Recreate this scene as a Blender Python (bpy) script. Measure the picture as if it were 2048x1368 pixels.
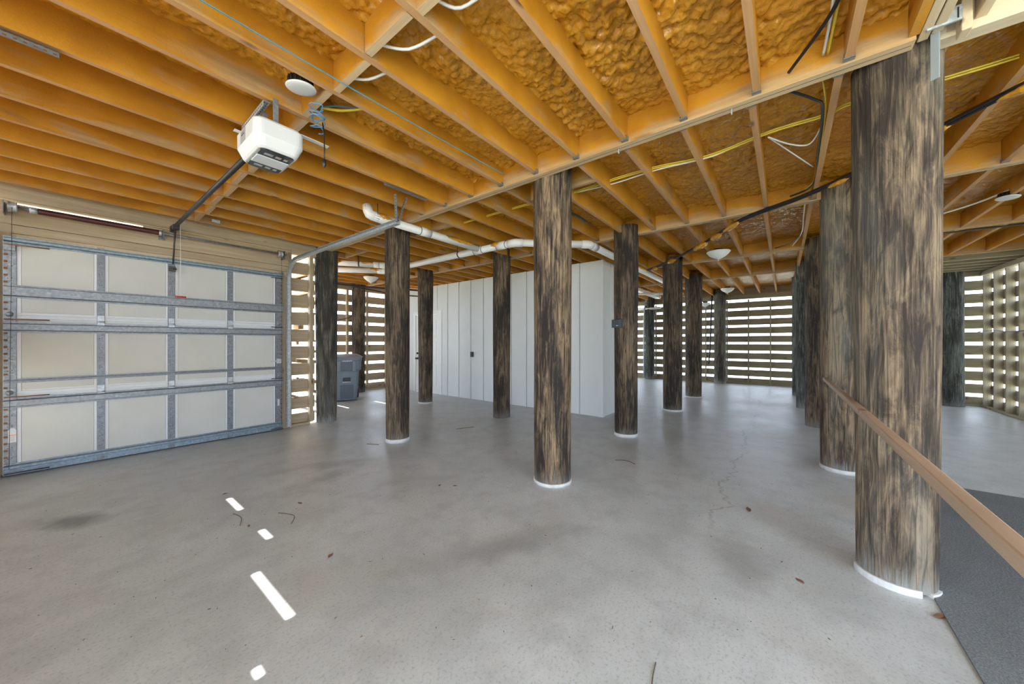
import bpy, math, random
from mathutils import Vector, Matrix, noise
R = random.Random(7)
C = bpy.context.scene.collection
for o in list(bpy.data.objects): bpy.data.objects.remove(o)

# ------------------------------------------------------------------ camera, sky, sun, exposure
scene = bpy.context.scene
YAW = math.radians(38.14)                      # view direction measured from +X (joist direction)
CAM_H = 1.33
cam_d = bpy.data.cameras.new('camera'); cam = bpy.data.objects.new('camera', cam_d); C.objects.link(cam)
cam_d.sensor_width = 36.0; cam_d.lens = 36.0 * 694.1 / 2048.0; cam_d.clip_start = 0.02; cam_d.shift_y = 1.0 / 2048
cam.location = (0, 0, CAM_H); cam.rotation_euler = (math.pi / 2, 0, YAW - math.pi / 2)
scene.camera = cam
world = bpy.data.worlds.new('hazy_sky'); scene.world = world; world.use_nodes = True
bg = world.node_tree.nodes['Background']; bg.inputs[0].default_value = (0.79, 0.93, 1.12, 1); bg.inputs[1].default_value = 3.6
sun_d = bpy.data.lights.new('sun', 'SUN'); sun_d.energy = 15.0; sun_d.angle = math.radians(0.55); sun_d.color = (1.0, 0.98, 0.95)
sun = bpy.data.objects.new('sun', sun_d); C.objects.link(sun)
SUN_DIR = Vector((1.0, 0.02, -1.0)).normalized()   # travels towards +X, 45 degrees down
sun.rotation_euler = SUN_DIR.to_track_quat('-Z', 'Y').to_euler(); sun.location = (-8, 0, 9)
vs = scene.view_settings; vs.view_transform = 'Standard'; vs.look = 'None'; vs.gamma = 1; vs.use_curve_mapping = False
vs.exposure = 1.0
scene.cycles.max_bounces = 8; scene.cycles.caustics_reflective = False; scene.cycles.caustics_refractive = False

# ------------------------------------------------------------------ mesh helpers
class MB:
    def __init__(s): s.v = []; s.f = []; s.m = []; s.s = []
    def add(s, vs, fs, mi=0, sm=False):
        b = len(s.v); s.v += [tuple(p) for p in vs]
        for f in fs: s.f.append([b + i for i in f]); s.m.append(mi); s.s.append(sm)
        return s
    def box(s, x0, x1, y0, y1, z0, z1, mi=0, bottom=None, M=None):
        vs = [Vector((x, y, z)) for z in (z0, z1) for x, y in ((x0, y0), (x1, y0), (x1, y1), (x0, y1))]
        if M is not None: vs = [M @ p for p in vs]
        s.add(vs, [(3, 2, 1, 0)], mi if bottom is None else bottom)
        b = len(s.v) - 8
        for f in [(4, 5, 6, 7), (0, 1, 5, 4), (1, 2, 6, 5), (2, 3, 7, 6), (3, 0, 4, 7)]:
            s.f.append([b + i for i in f]); s.m.append(mi); s.s.append(False)
        return s
    def tube(s, pts, r, n=8, mi=0, caps=True):
        pts = [Vector(p) for p in pts]; rr = r if isinstance(r, (list, tuple)) else [r] * len(pts)
        ring = []; up = None
        for i, p in enumerate(pts):
            t = (pts[min(i + 1, len(pts) - 1)] - pts[max(i - 1, 0)]).normalized()
            if up is None:
                up = Vector((0, 0, 1)) if abs(t.z) < 0.9 else Vector((1, 0, 0))
            a = t.cross(up).normalized(); b2 = a.cross(t).normalized(); up = b2
            ring.append([p + (a * math.cos(k * 2 * math.pi / n) + b2 * math.sin(k * 2 * math.pi / n)) * rr[i] for k in range(n)])
        b = len(s.v)
        for q in ring: s.v += [tuple(x) for x in q]
        for i in range(len(pts) - 1):
            for k in range(n):
                s.f.append([b + i * n + k, b + i * n + (k + 1) % n, b + (i + 1) * n + (k + 1) % n, b + (i + 1) * n + k]); s.m.append(mi); s.s.append(True)
        if caps:
            s.f.append([b + k for k in range(n)][::-1]); s.m.append(mi); s.s.append(False)
            s.f.append([b + (len(pts) - 1) * n + k for k in range(n)]); s.m.append(mi); s.s.append(False)
        return s
    def lathe(s, prof, n=24, c=(0, 0, 0), mi=0, M=None, sm=True, capb=False, capt=False):
        b = len(s.v)
        for r, z in prof:
            for k in range(n):
                p = Vector((c[0] + r * math.cos(k * 2 * math.pi / n), c[1] + r * math.sin(k * 2 * math.pi / n), c[2] + z))
                s.v.append(tuple(M @ p if M is not None else p))
        for i in range(len(prof) - 1):
            for k in range(n):
                s.f.append([b + i * n + k, b + i * n + (k + 1) % n, b + (i + 1) * n + (k + 1) % n, b + (i + 1) * n + k]); s.m.append(mi); s.s.append(sm)
        if capb: s.f.append([b + k for k in range(n)][::-1]); s.m.append(mi); s.s.append(False)
        if capt: s.f.append([b + (len(prof) - 1) * n + k for k in range(n)]); s.m.append(mi); s.s.append(False)
        return s
    def loft(s, secs, seg=5, mi=0, c=(0, 0)):
        """secs: (z, half_x, half_y, corner_r, offset_y)"""
        rings = []
        for z, hx, hy, r, oy in secs:
            q = []
            for cx_, cy_, a0 in ((1, 1, 0), (-1, 1, 90), (-1, -1, 180), (1, -1, 270)):
                for k in range(seg):
                    a = math.radians(a0 + 90 * k / (seg - 1))
                    q.append((c[0] + cx_ * (hx - r) + r * math.cos(a), c[1] + oy + cy_ * (hy - r) + r * math.sin(a), z))
            rings.append(q)
        n = len(rings[0]); b = len(s.v)
        for q in rings: s.v += q
        for i in range(len(rings) - 1):
            for k in range(n):
                s.f.append([b + i * n + k, b + i * n + (k + 1) % n, b + (i + 1) * n + (k + 1) % n, b + (i + 1) * n + k]); s.m.append(mi); s.s.append(False)
        s.f.append([b + k for k in range(n)][::-1]); s.m.append(mi); s.s.append(False)
        s.f.append([b + (len(rings) - 1) * n + k for k in range(n)]); s.m.append(mi); s.s.append(False)
        return s
    def mesh(s, name, mats):
        me = bpy.data.meshes.new(name); me.from_pydata(s.v, [], s.f)
        for m in (mats if isinstance(mats, (list, tuple)) else [mats]): me.materials.append(m)
        me.polygons.foreach_set('material_index', s.m); me.polygons.foreach_set('use_smooth', s.s); me.update()
        return me
    def build(s, name, mats, parent=None, loc=None, rz=0, bevel=0, kind=None):
        return place(s.mesh(name, mats), name, parent, loc, rz, bevel, kind)

def place(me, name, parent=None, loc=None, rz=0, bevel=0, kind=None):
    o = bpy.data.objects.new(name, me); C.objects.link(o); o.parent = parent
    if loc is not None: o.location = loc
    if rz: o.rotation_euler.z = rz
    if bevel:
        b = o.modifiers.new('edge', 'BEVEL'); b.width = bevel; b.segments = 2; b.limit_method = 'ANGLE'; b.angle_limit = math.radians(40)
    if kind: o['kind'] = kind
    return o
def empty(name, loc=(0, 0, 0), rz=0, parent=None):
    o = bpy.data.objects.new(name, None); C.objects.link(o); o.location = loc; o.rotation_euler.z = rz; o.parent = parent; o.empty_display_size = 0.1
    return o
def tag(o, label, cat=None, group=None, kind=None):
    if label: o['label'] = label
    if cat: o['category'] = cat
    if group: o['group'] = group
    if kind: o['kind'] = kind
    return o
def struct(o, label): return tag(o, label, kind='structure')
def BX(name, mat, parent, x0, x1, y0, y1, z0, z1, bevel=0, kind=None):
    """box whose origin sits at its own centre, so object coordinates are local"""
    c = ((x0 + x1) / 2, (y0 + y1) / 2, (z0 + z1) / 2)
    m = MB().box(x0 - c[0], x1 - c[0], y0 - c[1], y1 - c[1], z0 - c[2], z1 - c[2])
    pl = parent.location if parent else Vector((0, 0, 0))
    return m.build(name, mat, parent, Vector(c) - pl, 0, bevel, kind)

# ------------------------------------------------------------------ materials
def new_mat(name):
    m = bpy.data.materials.new(name); m.use_nodes = True; nt = m.node_tree; b = nt.nodes['Principled BSDF']
    return m, nt, b
def N(nt, t, **kw):
    n = nt.nodes.new(t)
    for k, v in kw.items():
        if k in ('operation', 'blend_type', 'data_type', 'noise_dimensions', 'feature', 'distance', 'wave_type', 'bands_direction', 'interpolation_type'): setattr(n, k, v)
        else: n.inputs[k].default_value = v
    return n
def L(nt, a, b): nt.links.new(a, b)
def coords(nt, scale=(1, 1, 1), rnd=True, kind='Object'):
    t = nt.nodes.new('ShaderNodeTexCoord'); mp = nt.nodes.new('ShaderNodeMapping'); mp.inputs['Scale'].default_value = scale
    if rnd:
        oi = nt.nodes.new('ShaderNodeObjectInfo'); mu = N(nt, 'ShaderNodeMath', operation='MULTIPLY'); mu.inputs[1].default_value = 37.0
        L(nt, oi.outputs['Random'], mu.inputs[0]); ad = N(nt, 'ShaderNodeVectorMath', operation='ADD')
        L(nt, t.outputs[kind], mp.inputs['Vector']); L(nt, mp.outputs[0], ad.inputs[0]); L(nt, mu.outputs[0], ad.inputs[1]); return ad.outputs[0]
    L(nt, t.outputs[kind], mp.inputs['Vector']); return mp.outputs[0]
def noi(nt, vec, scale, detail=4, rough=0.55, dist=0.0):
    n = N(nt, 'ShaderNodeTexNoise', Scale=scale, Detail=detail, Roughness=rough, Distortion=dist); L(nt, vec, n.inputs['Vector']); return n.outputs['Fac']
def ramp(nt, fac, stops):
    r = nt.nodes.new('ShaderNodeValToRGB'); e = r.color_ramp.elements
    while len(e) < len(stops): e.new(0.5)
    for i, (p, c) in enumerate(stops): e[i].position = p; e[i].color = (*c, 1) if len(c) == 3 else c
    L(nt, fac, r.inputs[0]); return r.outputs[0]
def mix(nt, fac, a, b, blend='MIX'):
    m = N(nt, 'ShaderNodeMix', data_type='RGBA', blend_type=blend)
    if isinstance(fac, (int, float)): m.inputs[0].default_value = fac
    else: L(nt, fac, m.inputs[0])
    for s, i in ((a, 6), (b, 7)):
        if isinstance(s, (tuple, list)): m.inputs[i].default_value = (*s, 1)
        else: L(nt, s, m.inputs[i])
    return m.outputs[2]
def math_(nt, op, a, b=0.0):
    m = N(nt, 'ShaderNodeMath', operation=op)
    for i, s in enumerate((a, b)):
        if isinstance(s, (int, float)): m.inputs[i].default_value = s
        else: L(nt, s, m.inputs[i])
    return m.outputs[0]
def bump(nt, b, h, strength=0.3, dist=0.01):
    n = N(nt, 'ShaderNodeBump', Strength=strength, Distance=dist); L(nt, h, n.inputs['Height']); L(nt, n.outputs[0], b.inputs['Normal'])
W = (1, 1, 1); K = (0, 0, 0)

def mat_plain(name, col, rough=0.5, metal=0.0, var=0.06, scale=8, bmp=0.0, spec=0.5):
    m, nt, b = new_mat(name); v = coords(nt); f = noi(nt, v, scale, 4)
    lo = tuple(c * (1 - var) for c in col); hi = tuple(min(1, c * (1 + var)) for c in col)
    L(nt, ramp(nt, f, [(0.3, lo), (0.7, hi)]), b.inputs['Base Color']); b.inputs['Roughness'].default_value = rough; b.inputs['Metallic'].default_value = metal
    b.inputs['Specular IOR Level'].default_value = spec
    if bmp: bump(nt, b, f, bmp, 0.004)
    return m
def mat_wood(name, axis, a, bcol, knot=(0.16, 0.09, 0.05), rough=0.7, grain=30, spec=0.25):
    sc = [grain, grain, grain]; sc[axis] = grain * 0.035
    m, nt, b = new_mat(name); v = coords(nt, tuple(sc)); f = noi(nt, v, 1.0, 6, 0.6, 0.4)
    v2 = coords(nt, tuple(3.0 if i != axis else 1.4 for i in range(3))); f2 = noi(nt, v2, 1.0, 3)
    col = ramp(nt, f, [(0.3, a), (0.55, tuple((p + q) / 2 for p, q in zip(a, bcol))), (0.75, bcol)])
    col = mix(nt, ramp(nt, f2, [(0.35, K), (0.75, (0.45,) * 3)]), col, tuple(c * 0.72 for c in a))
    v3 = coords(nt, tuple(5.5 if i != axis else 2.2 for i in range(3))); vo = N(nt, 'ShaderNodeTexVoronoi', Scale=1.0); L(nt, v3, vo.inputs['Vector'])
    kn = ramp(nt, vo.outputs['Distance'], [(0.05, W), (0.13, K)])
    col = mix(nt, kn, col, knot)
    L(nt, col, b.inputs['Base Color']); b.inputs['Roughness'].default_value = rough; b.inputs['Specular IOR Level'].default_value = spec
    bump(nt, b, f, 0.25, 0.003); return m
def mat_joist(name, axis=0, lowf=-1.1):
    """framing lumber under a film of orange foam overspray, bare towards the lower edge in places"""
    sc = [26, 26, 26]; sc[axis] = 1.0
    m, nt, b = new_mat(name); g = noi(nt, coords(nt, tuple(sc)), 1.0, 5, 0.6, 0.3)
    wood = ramp(nt, g, [(0.3, (0.34, 0.21, 0.10)), (0.7, (0.50, 0.35, 0.20))])
    p = noi(nt, coords(nt, tuple(2.1 if i == axis else 5.0 for i in range(3))), 1.0, 4, 0.6, 0.4)
    tc = nt.nodes.new('ShaderNodeTexCoord'); sp = nt.nodes.new('ShaderNodeSeparateXYZ'); L(nt, tc.outputs['Object'], sp.inputs[0])
    low = math_(nt, 'MULTIPLY', sp.outputs['Z'], lowf)              # local z runs -0.125 .. 0.125
    cov = math_(nt, 'ADD', p, low)
    fo = noi(nt, coords(nt), 3.0, 4)
    paint = ramp(nt, fo, [(0.3, (0.42, 0.175, 0.010)), (0.55, (0.55, 0.245, 0.018)), (0.8, (0.61, 0.30, 0.035))])
    col = mix(nt, ramp(nt, cov, [(0.60, K), (0.76, (0.85,) * 3)]), paint, wood)
    sm_ = noi(nt, coords(nt, tuple(1.5 if i == axis else 5.5 for i in range(3))), 1.0, 4, 0.6, 0.6)
    col = mix(nt, ramp(nt, sm_, [(0.60, K), (0.78, (0.6,) * 3)]), col, (0.23, 0.14, 0.06))
    vo = N(nt, 'ShaderNodeTexVoronoi', Scale=1.0); L(nt, coords(nt, tuple(1.1 if i == axis else 4.0 for i in range(3))), vo.inputs['Vector'])
    col = mix(nt, ramp(nt, vo.outputs['Distance'], [(0.04, (0.8,) * 3), (0.13, K)]), col, (0.10, 0.045, 0.015))
    L(nt, col, b.inputs['Base Color']); b.inputs['Roughness'].default_value = 0.55; b.inputs['Specular IOR Level'].default_value = 0.35
    fine = noi(nt, coords(nt), 90.0, 3); bump(nt, b, math_(nt, 'ADD', fine, g), 0.35, 0.004); return m
def mat_foam():
    m, nt, b = new_mat('spray_foam'); v = coords(nt)
    f = noi(nt, v, 2.2, 4); f2 = noi(nt, v, 30.0, 3)
    col = ramp(nt, f, [(0.3, (0.50, 0.215, 0.012)), (0.55, (0.63, 0.30, 0.025)), (0.75, (0.70, 0.37, 0.06))])
    col = mix(nt, ramp(nt, f2, [(0.35, (0.35,) * 3), (0.6, K)]), col, (0.36, 0.13, 0.006))
    L(nt, col, b.inputs['Base Color']); b.inputs['Roughness'].default_value = 0.26; b.inputs['Specular IOR Level'].default_value = 0.6
    vo = N(nt, 'ShaderNodeTexVoronoi', Scale=42.0, feature='SMOOTH_F1'); L(nt, v, vo.inputs['Vector'])
    bump(nt, b, math_(nt, 'ADD', math_(nt, 'MULTIPLY', vo.outputs['Distance'], -1.0), f2), 0.6, 0.012); return m
def mat_piling(name, tan, dark, green=0.0, base_white=0.6):
    m, nt, b = new_mat(name)
    g = noi(nt, coords(nt, (16, 16, 3.4)), 1.0, 8, 0.72, 0.9)
    gf = noi(nt, coords(nt, (62, 62, 2.4)), 1.0, 4, 0.6, 0.3)
    p = noi(nt, coords(nt, (3.6, 3.6, 0.9)), 1.0, 3, 0.6, 0.5)
    s = math_(nt, 'ADD', math_(nt, 'MULTIPLY', g, 0.65), math_(nt, 'MULTIPLY', p, 0.6))
    s = math_(nt, 'ADD', s, math_(nt, 'MULTIPLY', math_(nt, 'SUBTRACT', gf, 0.5), 0.5))
    mid = tuple((x * 0.5 + y * 0.5) for x, y in zip(tan, dark))
    col = ramp(nt, s, [(0.535, dark), (0.61, tuple(0.55 * x + 0.45 * y for x, y in zip(dark, mid))), (0.665, mid), (0.755, tan), (0.92, tuple(min(1, c * 1.4) for c in tan))])
    ck = N(nt, 'ShaderNodeTexVoronoi', Scale=1.0, feature='DISTANCE_TO_EDGE'); L(nt, coords(nt, (26, 26, 1.1)), ck.inputs['Vector'])
    col = mix(nt, math_(nt, 'MULTIPLY', ramp(nt, ck.outputs['Distance'], [(0.0, (0.85,) * 3), (0.05, K)]), ramp(nt, p, [(0.4, K), (0.6, W)])), col, tuple(c * 0.6 for c in dark))
    if green:
        gr = noi(nt, coords(nt, (3.5, 3.5, 0.5)), 1.0, 3)
        col = mix(nt, ramp(nt, gr, [(0.50, K), (0.70, (green,) * 3)]), col, (0.22, 0.24, 0.215))
    tc = nt.nodes.new('ShaderNodeTexCoord'); sp = nt.nodes.new('ShaderNodeSeparateXYZ'); L(nt, tc.outputs['Object'], sp.inputs[0])
    h = math_(nt, 'ADD', math_(nt, 'MULTIPLY', sp.outputs['Z'], 1.6), math_(nt, 'MULTIPLY', math_(nt, 'SUBTRACT', gf, 0.5), 0.9))
    col = mix(nt, ramp(nt, h, [(0.02, (base_white * 0.7,) * 3), (0.20, K)]), col, (0.34, 0.35, 0.335))     # lime efflorescence at the foot
    L(nt, col, b.inputs['Base Color']); b.inputs['Roughness'].default_value = 0.75; b.inputs['Specular IOR Level'].default_value = 0.25
    bump(nt, b, math_(nt, 'ADD', g, gf), 0.8, 0.014); return m
def mat_floor():
    m, nt, b = new_mat('concrete_floor'); v = coords(nt, rnd=False)
    big = noi(nt, v, 0.9, 5, 0.6, 0.3); med = noi(nt, v, 4.0, 6, 0.65); fine = noi(nt, v, 70.0, 4, 0.7); tiny = noi(nt, v, 260.0, 2)
    col = ramp(nt, big, [(0.32, (0.41, 0.435, 0.435)), (0.5, (0.49, 0.515, 0.515)), (0.68, (0.55, 0.57, 0.57))])
    col = mix(nt, ramp(nt, med, [(0.36, (0.55,) * 3), (0.54, K)]), col, (0.35, 0.37, 0.37))
    col = mix(nt, ramp(nt, noi(nt, v, 1.6, 4, 0.6, 0.6), [(0.55, K), (0.75, (0.42,) * 3)]), col, (0.43, 0.39, 0.32))
    vs_ = coords(nt, (0.8, 5.0, 1), rnd=False); col = mix(nt, ramp(nt, noi(nt, vs_, 1.6, 5, 0.6), [(0.6, K), (0.8, (0.35,) * 3)]), col, (0.55, 0.56, 0.57))
    col = mix(nt, ramp(nt, fine, [(0.32, (0.6,) * 3), (0.48, K)]), col, (0.24, 0.24, 0.235))
    # oil spot and tyre scuffs with shapes of their own
    tc = nt.nodes.new('ShaderNodeTexCoord')
    def spot(cx, cy, sx, sy, rot, amt, c):
        mp = nt.nodes.new('ShaderNodeMapping'); mp.vector_type = 'TEXTURE'; mp.inputs['Location'].default_value = (cx, cy, 0); mp.inputs['Rotation'].default_value = (0, 0, rot); mp.inputs['Scale'].default_value = (sx, sy, 1)
        L(nt, tc.outputs['Object'], mp.inputs[0]); ln = N(nt, 'ShaderNodeVectorMath', operation='LENGTH'); L(nt, mp.outputs[0], ln.inputs[0])
        d = math_(nt, 'ADD', ln.outputs['Value'], math_(nt, 'MULTIPLY', math_(nt, 'SUBTRACT', med, 0.5), 1.1))
        return mix(nt, ramp(nt, d, [(0.25, (amt,) * 3), (1.0, K)]), col, c)
    col = spot(0.03, 4.16, 0.17, 0.30, 0.5, 0.75, (0.12, 0.125, 0.13))
    col = spot(1.50, 3.55, 0.55, 0.20, 0.1, 0.38, (0.2, 0.2, 0.2))
    col = spot(1.75, 1.45, 0.75, 0.17, -0.5, 0.42, (0.19, 0.19, 0.19))
    col = spot(2.55, 0.25, 0.35, 0.22, 0.4, 0.5, (0.2, 0.2, 0.19))
    col = spot(1.75, 3.9, 0.7, 0.16, -0.45, 0.35, (0.22, 0.22, 0.22))
    # hairline crack wandering along the joist direction
    sx = nt.nodes.new('ShaderNodeSeparateXYZ'); L(nt, tc.outputs['Object'], sx.inputs[0])
    wob = math_(nt, 'MULTIPLY', math_(nt, 'SUBTRACT', noi(nt, coords(nt, (1, 0.02, 1), rnd=False), 1.7, 6, 0.65), 0.5), 0.7)
    dy = math_(nt, 'ABSOLUTE', math_(nt, 'SUBTRACT', math_(nt, 'ADD', sx.outputs['Y'], wob), 0.42))
    ck = ramp(nt, dy, [(0.004, (0.5,) * 3), (0.016, K)]); ok = ramp(nt, math_(nt, 'MULTIPLY', sx.outputs['X'], 0.1), [(0.27, K), (0.31, W)])
    col = mix(nt, math_(nt, 'MULTIPLY', ck, ok), col, (0.2, 0.19, 0.18))
    col = mix(nt, ramp(nt, tiny, [(0.25, (0.4,) * 3), (0.32, K)]), col, (0.2, 0.19, 0.18))
    L(nt, col, b.inputs['Base Color'])
    L(nt, ramp(nt, big, [(0.3, (0.30,) * 3), (0.7, (0.46,) * 3)]), b.inputs['Roughness']); b.inputs['Specular IOR Level'].default_value = 0.55
    bump(nt, b, math_(nt, 'ADD', fine, math_(nt, 'MULTIPLY', med, 1.5)), 0.08, 0.004); return m
def mat_galv(name, col=(0.46, 0.48, 0.50)):
    m, nt, b = new_mat(name); v = coords(nt); vo = N(nt, 'ShaderNodeTexVoronoi', Scale=55.0); L(nt, v, vo.inputs['Vector'])
    f = noi(nt, v, 25.0, 4); s = math_(nt, 'ADD', math_(nt, 'MULTIPLY', vo.outputs['Color'], 0.5), math_(nt, 'MULTIPLY', f, 0.5))
    L(nt, ramp(nt, s, [(0.25, tuple(c * 0.72 for c in col)), (0.6, col), (0.8, tuple(min(1, c * 1.25) for c in col))]), b.inputs['Base Color'])
    b.inputs['Metallic'].default_value = 0.55; b.inputs['Roughness'].default_value = 0.48; return m
def mat_carpet():
    m, nt, b = new_mat('grey_carpet'); v = coords(nt, rnd=False); f = noi(nt, v, 120.0, 4, 0.85); g = noi(nt, v, 2.0, 3)
    col = ramp(nt, f, [(0.32, (0.045, 0.052, 0.058)), (0.5, (0.15, 0.165, 0.175)), (0.7, (0.36, 0.385, 0.395))])
    L(nt, mix(nt, 0.35, col, ramp(nt, g, [(0.35, (0.10, 0.11, 0.115)), (0.7, (0.20, 0.215, 0.225))])), b.inputs['Base Color']); b.inputs['Roughness'].default_value = 0.95
    bump(nt, b, f, 0.8, 0.006); return m
def mat_grass():
    m, nt, b = new_mat('lawn'); v = coords(nt, rnd=False); f = noi(nt, v, 1.2, 6, 0.7)
    L(nt, ramp(nt, f, [(0.3, (0.42, 0.43, 0.31)), (0.7, (0.58, 0.57, 0.46))]), b.inputs['Base Color']); b.inputs['Roughness'].default_value = 0.9; return m

M_foam = mat_foam(); M_joist = mat_joist('painted_joist', 0); M_joist_y = mat_joist('painted_girder', 1, -2.6)
M_under = mat_wood('joist_underside', 0, (0.50, 0.265, 0.11), (0.62, 0.38, 0.20)); M_under_y = mat_wood('girder_underside', 1, (0.52, 0.36, 0.20), (0.68, 0.52, 0.34))
M_lum_x = mat_wood('pine_lumber_x', 0, (0.40, 0.305, 0.20), (0.58, 0.475, 0.335)); M_lum_y = mat_wood('pine_lumber_y', 1, (0.40, 0.305, 0.20), (0.58, 0.475, 0.335)); M_lum_z = mat_wood('pine_lumber_z', 2, (0.40, 0.305, 0.20), (0.58, 0.475, 0.335))
M_pale_y = mat_wood('pale_new_lumber', 1, (0.62, 0.50, 0.34), (0.78, 0.68, 0.50), grain=24); M_pale_x = mat_wood('pale_new_lumber_x', 0, (0.55, 0.42, 0.27), (0.72, 0.60, 0.42), grain=24)
M_olive_y = mat_wood('treated_slat_y', 1, (0.24, 0.20, 0.13), (0.38, 0.33, 0.22)); M_olive_x = mat_wood('treated_slat_x', 0, (0.27, 0.22, 0.15), (0.42, 0.36, 0.25)); M_olive_z = mat_wood('treated_stud', 2, (0.29, 0.25, 0.17), (0.44, 0.39, 0.28))
M_rail = mat_wood('handrail_wood', 0, (0.30, 0.205, 0.14), (0.50, 0.375, 0.275), grain=22, rough=0.55)
M_floor = mat_floor(); M_galv = mat_galv('galvanised_steel', (0.27, 0.285, 0.31)); M_galv_d = mat_galv('galvanised_stile', (0.22, 0.23, 0.255)); M_galv_l = mat_galv('bright_galvanised', (0.52, 0.555, 0.59)); M_galv_b = mat_galv('bluish_galvanised', (0.25, 0.315, 0.365))
M_panel = mat_plain('insulation_panel', (0.58, 0.575, 0.54), 0.6, 0, 0.04, 3); M_skin = mat_plain('white_door_skin', (0.72, 0.73, 0.75), 0.45, 0, 0.02)
M_white = mat_plain('white_paint', (0.63, 0.635, 0.64), 0.4, 0, 0.02, 5); M_siding = mat_plain('white_siding', (0.70, 0.71, 0.705), 0.55, 0, 0.025, 2.5); M_siding_t = mat_plain('white_door_paint', (0.79, 0.79, 0.78), 0.45, 0, 0.02)
M_pvc = mat_plain('white_pvc', (0.80, 0.80, 0.80), 0.3, 0, 0.04, 6); M_black = mat_plain('black_plastic', (0.012, 0.012, 0.014), 0.4, 0, 0.2); M_dark = mat_plain('dark_steel', (0.06, 0.058, 0.056), 0.4, 0.6, 0.2)
M_rust = mat_plain('rust_slot', (0.23, 0.10, 0.05), 0.8, 0, 0.2); M_spring = mat_plain('oxblood_spring', (0.085, 0.022, 0.02), 0.45, 0.3, 0.2); M_red = mat_plain('red_handle', (0.55, 0.02, 0.04), 0.4, 0, 0.05)
M_bin = mat_plain('slate_plastic', (0.15, 0.19, 0.235), 0.42, 0, 0.06, 5); M_bin_shade = mat_plain('shaded_slate_plastic', (0.095, 0.12, 0.155), 0.5, 0, 0.06, 5); M_lid = mat_plain('grey_lid_plastic', (0.19, 0.20, 0.215), 0.4, 0, 0.08)
M_glass = mat_plain('frosted_glass', (0.78, 0.80, 0.80), 0.25, 0, 0.04, 20); M_smoke = mat_plain('smoked_lens', (0.03, 0.032, 0.036), 0.12, 0, 0.5, 30); M_lens = mat_plain('frosted_lens', (0.60, 0.64, 0.68), 0.25, 0, 0.04)
M_grey = mat_plain('grey_label', (0.36, 0.32, 0.31), 0.5, 0, 0.05); M_steelgrey = mat_plain('grey_strap', (0.30, 0.33, 0.36), 0.5, 0.2, 0.05); M_box = mat_plain('bluegrey_box', (0.035, 0.046, 0.054), 0.4, 0, 0.1)
M_teal = mat_plain('teal_wire', (0.03, 0.42, 0.40), 0.4, 0, 0.05); M_blue = mat_plain('blue_wire', (0.10, 0.24, 0.42), 0.4, 0, 0.05); M_yel = mat_plain('yellow_wire', (0.72, 0.55, 0.05), 0.4, 0, 0.05); M_wwire = mat_plain('white_wire', (0.74, 0.73, 0.71), 0.4, 0, 0.05)
M_collar = mat_plain('white_collar', (0.60, 0.60, 0.59), 0.7, 0, 0.12, 20); M_ink = mat_plain('dark_ink', (0.03, 0.04, 0.06), 0.6); M_orange = mat_plain('orange_print', (0.75, 0.30, 0.05), 0.6)
M_carpet = mat_carpet(); M_grass = mat_grass(); M_leaf = mat_plain('dry_leaf', (0.16, 0.075, 0.035), 0.8, 0, 0.3, 40); M_twig = mat_plain('dry_twig', (0.11, 0.075, 0.05), 0.85, 0, 0.3, 40)
M_pile = [mat_piling('weathered_piling', (0.29, 0.20, 0.12), (0.024, 0.019, 0.017), 0.0, 0.5), mat_piling('brown_piling', (0.19, 0.135, 0.085), (0.026, 0.020, 0.017), 0.0, 0.4),
          mat_piling('grey_piling', (0.20, 0.175, 0.135), (0.040, 0.036, 0.031), 0.5, 0.9), mat_piling('tan_piling', (0.27, 0.195, 0.125), (0.038, 0.029, 0.024), 0.35, 0.8), mat_piling('green_piling', (0.19, 0.20, 0.17), (0.03, 0.032, 0.03), 0.6, 0.5)]

# ------------------------------------------------------------------ setting: ground, floor, ceiling
Y_L = 6.10; Y_BACK = 9.26; X_FAR = 13.34; Y_R = -3.30; X_W = -0.75; ZJ = 2.87; ZG = 2.85; ZT = 3.12
struct(MB().box(-60, 75, -60, 70, -0.16, -0.06).build('ground', M_grass), 'sunlit lawn outside the slatted walls')
struct(MB().box(X_W - 0.2, X_FAR + 0.2, Y_R - 0.2, Y_BACK + 0.2, -0.15, 0.0).box(X_W - 4.6, X_W - 0.2, Y_R - 0.2, 1.35, -0.15, 0.0).build('floor', M_floor), 'grey stained concrete slab floor')  # second box: unseen slab added behind the camera, bounces sunlight inside
ceiling = struct(empty('ceiling', (0, 0, 0)), 'exposed joist ceiling coated with orange spray foam between joists')
MB().box(X_W - 0.1, X_FAR + 0.2, Y_R - 0.2, Y_L + 0.15, ZT + 0.02, ZT + 0.12).box(2.52, X_FAR + 0.2, Y_L + 0.15, Y_BACK + 0.2, ZT + 0.02, ZT + 0.12).box(X_W - 4.4, X_W - 0.1, Y_R - 0.2, 1.35, ZT + 0.02, ZT + 0.12).build('subfloor_deck', M_lum_x, ceiling)  # last box: unseen roof added behind the camera to keep sun off the view

JOIST_Y = [-0.275 + 0.4103 * k for k in range(-7, 24)]
BAYS = [(X_W, 2.62, 0.0), (2.70, 4.92, 0.03), (5.00, 7.34, 0.05), (7.42, 9.52, 0.05), (9.60, X_FAR - 0.02, 0.06)]
for bi, (x0, x1, dy) in enumerate(BAYS):
    hx = (x1 - x0) / 2
    me = MB().box(-hx, hx, -0.019, 0.019, -0.125, 0.125, 0, 1).mesh('joist', [M_joist, M_under])
    for y in JOIST_Y:
        y += dy + R.uniform(-0.006, 0.006)
        if bi == 0 and (y > Y_L - 0.1 or y < -0.62): continue
        if bi == 4 and y < -0.55: continue
        if y > Y_BACK - 0.1: continue
        if bi == 1 and 0 and y > 9: continue
        place(me, 'joist', ceiling, ((x0 + x1) / 2, y, ZJ + 0.125 + R.uniform(-0.004, 0.004)))
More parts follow.
